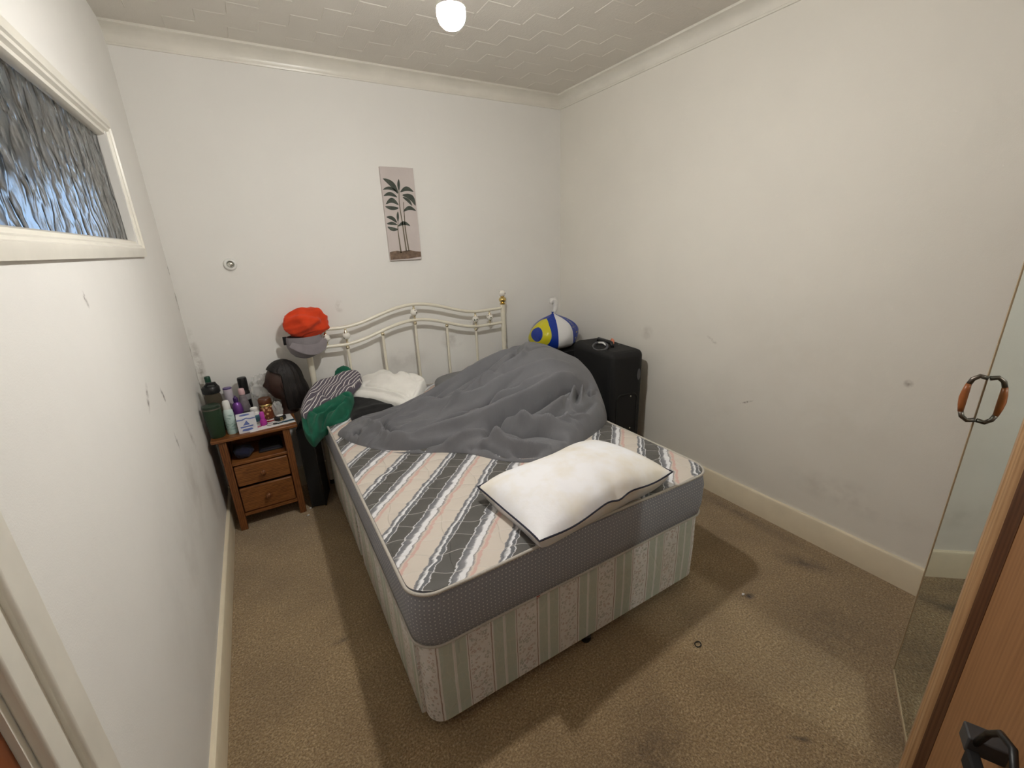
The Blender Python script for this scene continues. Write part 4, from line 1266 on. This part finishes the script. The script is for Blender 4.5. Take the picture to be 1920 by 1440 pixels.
MB().tube([(.045, -.02, SH), (.05, -.005, SH + .022), (.062, .02, SH + .024), (.058, .035, SH + .006)], [.006, .011, .010, .005], 8).build('ribbon', pm('salmon_ribbon', (214, 132, 104), .8), sc, angle=0, label='salmon pink ribbon tied at the handle')
for x in (-.09, .09):
    MB().lathe([(.022, -.014), (.024, -.012), (.024, .012), (.022, .014)], (x, SD / 2 - .06, .0245), 16, (0, 1, 0), (0, 0, 1), (1, 0, 0)).build('wheel', M['dark_grey'], sc)
    MB().box(x - .02, x + .02, -SD / 2 + .05, -SD / 2 + .09, 0, .05).build('foot', M['black_plastic'], sc, bevel=.004)

s2 = thing('suitcase', 'dark suitcase in the corner carrying the tied blue and yellow bag', 'suitcase', (2.40, -.30, 0), 0)
MB().box(-.25, .25, -.16, .16, .03, .775).build('body', M['black_nylon'], s2, bevel=.03, seg=4)
MB().tube([(-.258, -.06, .40), (-.272, -.05, .40), (-.272, .05, .40), (-.258, .06, .40)], .008, 8).build('carry_handle', M['black_plastic'], s2, angle=0)
MB().tube([(-.235, -.155, .05), (-.235, -.155, .75), (.235, -.155, .75), (.235, -.155, .05)], .005, 8).build('piping', M['dark_grey'], s2)
for x in (-.2, .2):
    for y in (-.12, .12):
        MB().lathe([(.014, 0), (.018, .004), (.018, .026), (.012, .034)], (x, y, 0), 14).build('foot', M['black_plastic'], s2)

t = NT('printed_carrier_bag')
uv = t.coord('UV')
P = t.coord('Object')
sx = t.sep(uv)
blue, yel, whi = lin((20, 54, 150)), lin((206, 196, 40)), lin((224, 224, 224))
c = t.ramp(sx[0], [(0, blue), (.02, whi), (.045, blue), (.335, blue), (.338, whi), (.455, whi), (.458, blue), (.56, blue), (.9, whi)], 'CONSTANT')
dxx = t.math('DIVIDE', t.math('SUBTRACT', sx[0], .185), .115)
dyy = t.math('DIVIDE', t.math('SUBTRACT', sx[1], .45), .40)
rad = t.math('SQRT', t.math('ADD', t.math('MULTIPLY', dxx, dxx), t.math('MULTIPLY', dyy, dyy)))
ring_ = t.ramp(rad, [(0, (0, 0, 0)), (.48, (1, 1, 1)), (.98, (0, 0, 0))], 'CONSTANT')
c = t.mix(ring_, c, yel)
sp = t.ramp(t.noise(t.mapping(uv, scale=(60, 20, 1)), 1, 1), [(.62, (0, 0, 0)), (.64, (1, 1, 1))])
mk = t.math('MULTIPLY', t.math('MULTIPLY', t.math('GREATER_THAN', sx[0], .48), t.math('LESS_THAN', sx[0], .54)), sp)
c = t.mix(mk, c, yel)
t.p(Base_Color=c, Roughness=.28, Subsurface_Weight=.0)
t.bump(t.noise(P, 26, 4, .6), .6, .006)
bag = thing('carrier_bag', 'knotted blue, yellow and white plastic carrier bag on the corner suitcase', 'bag', (2.385, -.34, .778))
mb, uvb = MB(), []
nb_, mz = 64, 30
rngb = np.random.RandomState(5)
prof = [(.10, 0.0), (.155, .012), (.185, .04), (.198, .08), (.196, .12), (.18, .155), (.15, .19), (.11, .218), (.07, .238), (.035, .252), (.016, .262), (.013, .272), (.018, .280)]
prof = smooth_line(prof, 3)
for i, (r, z) in enumerate(prof):
    for k in range(nb_ + 1):
        kk = k % nb_
        a = 2 * PI * kk / nb_
        g = max(0, (z - .10) / .16)
        rr = r * (1 + (.035 * math.sin(a * 9 + 1) + .03 * math.sin(a * 14 + 2)) * g + .03 * math.sin(3 * a + z * 20) + .02 * math.sin(7 * a - z * 30))
        ang = a - PI * .98 - .98
        mb.v.append((rr * math.cos(ang) * 1.05, rr * math.sin(ang) * .88, z))
        uvb.append((k / nb_, z / .28))
n = nb_ + 1
mb.f = [(i * n + k, i * n + k + 1, (i + 1) * n + k + 1, (i + 1) * n + k) for i in range(len(prof) - 1) for k in range(nb_)]
mb.f.append(tuple(range(nb_ - 1, -1, -1)))
mb.build('sack', t.m, bag, angle=0, uvs=uvb)
ear = MB().tube([(.0, 0, .262), (.018, 0, .30), (.022, 0, .345), (.004, 0, .372), (-.016, 0, .372), (-.020, 0, .352), (-.006, 0, .345)], [.014, .020, .026, .022, .016, .014, .010], 10)
ear.build('tied_handle', pm('white_film', (226, 224, 220), .35, .05, 40, .6, 60, .004), bag, angle=0)

# ------------------------------------------------------------------ wardrobe with mirrored door, set across the corner
ANG = math.atan2(-.43079, -.90245)
wd = thing('wardrobe', 'brown wardrobe with an edge-on mirror door across the near right corner', 'wardrobe', (2.082, -2.793, 0), ANG)
WH, WL, WDp = 1.86, .95, .45      # local x along the front, local +y into the body
MB().box(.0, .018, .022, WDp, .0, WH).build('side_panel', M['wardrobe'], wd, smooth=False)
MB().box(WL - .018, WL, .022, WDp, .0, WH).build('side_panel', M['wardrobe'], wd, smooth=False)
MB().box(.018, WL - .018, .022, WDp, WH - .018, WH).build('top_panel', M['wardrobe'], wd, smooth=False)
MB().box(.018, WL - .018, .03, WDp, .06, .078).build('bottom_panel', M['wardrobe'], wd, smooth=False)
MB().box(.018, WL - .018, .04, .055, .0, .06).build('plinth', M['wardrobe'], wd, smooth=False)
MB().box(.018, WL - .018, WDp - .008, WDp, .078, WH - .018).build('back_panel', M['wardrobe'], wd, smooth=False)
md = MB().box(.0, .318, .003, .020, .085, 1.82).build('mirror_door', M['moulding'], wd, bevel=.001, label='door faced with mirror')
MB().box(.006, .312, .0, .0028, .099, 1.806).build('mirror', M['mirror'], md, smooth=False, label='tall mirror glass')
st = MB().box(-.002, .003, -.002, .02, .085, 1.82).build('edge_trim', M['trim_tan'], md, bevel=.0008)
MB().box(.003, .318, -.002, .004, .085, .098).build('edge_trim', M['trim_tan'], md, bevel=.0008)
hz = 1.118
arc = [(.012, -.002, hz + .062), (.012, -.018, hz + .066), (.012, -.030, hz + .056), (.012, -.035, hz + .040)]
arc2 = [(x, y, 2 * hz - z) for x, y, z in arc]
hdl = MB().tube(arc, .0062, 10).build('handle', M['steel'], md, angle=0)
MB().tube(arc2, .0062, 10).build('handle_end', M['steel'], hdl, angle=0)
MB().tube([(.012, -.035, hz + .042), (.012, -.037, hz + .02), (.012, -.038, hz), (.012, -.037, hz - .02), (.012, -.035, hz - .042)], [.0062, .0085, .0095, .0085, .0062], 12).build('wooden_grip', M['orange_wood'], hdl, angle=0)
# black strip painted as the mirror's dark reflection, then the half-round moulding and the plain door
MB().box(.3185, .329, -.012, .022, .06, WH - .02).build('dark_reflection_strip', M['black_plastic'], wd, smooth=False)
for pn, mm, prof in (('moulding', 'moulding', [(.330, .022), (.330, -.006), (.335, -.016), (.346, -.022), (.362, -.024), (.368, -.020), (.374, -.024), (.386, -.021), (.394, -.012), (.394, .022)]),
                     ('moulding_shaded_side', 'moulding_shaded', [(.3945, .022), (.3945, -.012), (.402, -.009), (.410, -.002), (.4185, .002), (.4185, .022)])):  # side turned from the bulb, its shade put into the wood colour
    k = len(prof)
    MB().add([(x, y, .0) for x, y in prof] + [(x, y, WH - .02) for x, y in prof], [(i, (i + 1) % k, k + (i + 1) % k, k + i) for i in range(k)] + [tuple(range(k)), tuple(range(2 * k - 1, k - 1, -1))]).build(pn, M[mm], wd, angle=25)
MB().box(.420, WL - .004, .002, .020, .065, WH - .022).build('plain_door', M['wardrobe'], wd, bevel=.002)

# black bag leaning on the wardrobe, only its buckle and strap in view
bb = thing('backpack', 'black bag with a plastic buckle and strap loop against the wardrobe door', 'bag', (2.082 - .9025 * .80, -2.793 - .4308 * .80, 0), ANG)
bumpy_ball((.035, -.075, .27), .13, .06, .29, .03, 3, 9, 40, 28, .0, .7).build('sack', M['black_nylon'], bb, angle=0)
MB().box(-.135, -.095, -.062, -.004, .590, .628).build('buckle', M['dark_grey'], bb, bevel=.003)
MB().box(-.100, .02, -.060, -.040, .560, .600).build('webbing', M['black_nylon'], bb, bevel=.004)
MB().tube([(-.100, -.05, .615), (-.075, -.05, .675), (-.045, -.05, .715), (.0, -.05, .735), (.04, -.05, .70), (.06, -.05, .58)], .006, 8).build('strap_loop', M['black_plastic'], bb, angle=0)

# ------------------------------------------------------------------ canvas print
pic = thing('canvas_print', 'tall narrow canvas print of a palm plant on the back wall', 'picture', (1.348, -.001, 1.79))
pw, ph_ = .113, .295
MB().box(-pw, pw, -.020, 0, -ph_, ph_).build('canvas', pm('pale_mauve_canvas', (206, 196, 192), .85, .05, 5, .3, 700, .0006), pic, bevel=.002)
mleaf = pm('printed_leaf_green', (74, 80, 72), .85, .35, 40)
mstem = pm('printed_stem', (112, 104, 86), .85, .2, 60)
mgrd = pm('printed_earth', (124, 104, 88), .85, .35, 40)


def leaf_pts(x0, y0, x1, y1, bend, w):
    p0, p1 = np.array((x0, y0)), np.array((x1, y1))
    d = p1 - p0
    nn_ = np.array((-d[1], d[0]))
    L, R = [], []
    for k in range(11):
        s = k / 10
        c_ = p0 + d * s + nn_ * bend * math.sin(PI * s)
        hw_ = w * math.sin(PI * min(s * .96 + .04, 1)) ** .7
        q_ = nn_ / np.linalg.norm(nn_) * hw_
        L.append(c_ + q_)
        R.append(c_ - q_)
    return [tuple(p) for p in L + R[::-1]]


def u2(px, py):      # canvas fractions (0..1 across, 0..1 down) to local
    return (-pw + 2 * pw * px, ph_ - 2 * ph_ * py)


yp = -.0204


def print_shape(name, pts, mat_):
    return MB().prism(pts, yp - .0003, yp, 'y').build(name, mat_, pic, smooth=False)


leaves = [((.46, .27), (.06, .12), -.12, .017), ((.42, .25), (.02, .235), -.16, .010), ((.42, .31), (.02, .30), -.18, .012), ((.44, .39), (.06, .385), -.30, .016), ((.43, .425), (.03, .41), .06, .012),
          ((.54, .255), (.95, .25), .22, .014), ((.60, .285), (.97, .40), .22, .018), ((.60, .31), (.86, .40), .10, .010), ((.57, .46), (.97, .455), .22, .013),
          ((.33, .58), (.03, .52), -.14, .012), ((.33, .605), (.02, .595), -.10, .010), ((.34, .655), (.03, .625), .10, .012), ((.36, .62), (.74, .62), .22, .012),
          ((.50, .24), (.53, .12), .02, .009), ((.37, .57), (.40, .46), .02, .008)]
for (a, b, c, d) in leaves:
    print_shape('printed_leaf', leaf_pts(*u2(*a), *u2(*b), c, d), mleaf)
for pts in (((.50, .24), (.47, .38), (.50, .60), (.53, .90)), ((.60, .36), (.585, .50), (.57, .65), (.61, .90)), ((.37, .57), (.34, .66), (.345, .78), (.36, .92))):
    q_ = smooth_line([u2(*p) for p in pts], 5)
    w_s = np.linspace(.0022, .0046, len(q_))
    print_shape('printed_stem', [(x - w, z) for (x, z), w in zip(q_, w_s)] + [(x + w, z) for (x, z), w in list(zip(q_, w_s))[::-1]], mstem)
print_shape('printed_ground', [u2(*p) for p in ((.01, .99), (.01, .905), (.12, .895), (.25, .89), (.38, .90), (.5, .893), (.66, .89), (.82, .905), (.99, .912), (.99, .97), (.6, .985))][::-1], mgrd)

# round wall fitting
wf = thing('wall_fitting', 'small round white wall fitting with a shiny centre', 'wall fitting', (.296, 0, 1.52))
MB().lathe([(.034, 0), (.0345, .006), (.032, .014), (.027, .018), (.021, .017), (.019, .010), (.018, .006)], (0, 0, 0), 32, (1, 0, 0), (0, 0, 1), (0, -1, 0)).build('ring', M['white_plastic'], wf, angle=50)
MB().lathe([(.0185, .006), (.017, .011), (.012, .015), (.006, .017), (.0008, .0175)], (0, 0, 0), 24, (1, 0, 0), (0, 0, 1), (0, -1, 0)).build('lens', M['chrome'], wf, angle=0)

# ------------------------------------------------------------------ bits on the carpet
o = MB().tube([(1.665 + .014 * math.cos(a), -2.316 + .011 * math.sin(a), .0035 + .001 * math.sin(3 * a)) for a in np.linspace(0, 2 * PI, 24, endpoint=False)], .002, 6, True).build('hair_tie', M['black_plastic'], angle=0)
tag(o, 'small dark hair tie lying on the carpet by the bed foot', 'hair tie')
for i, (x, y, lb) in enumerate(((.415, -.435, 'white paper scrap on the carpet just off the table leg'), (.437, -.36, 'white paper scrap on the carpet beside the table leg'), (2.06, -2.26, 'white fluff speck on the carpet right of the bed foot'))):
    o = bumpy_ball((x, y, .004), .009, .006, .005, .3, 5, 60 + i, 10, 8, .0).build('paper_scrap', M['paper'], angle=0)
    tag(o, lb, 'scrap')
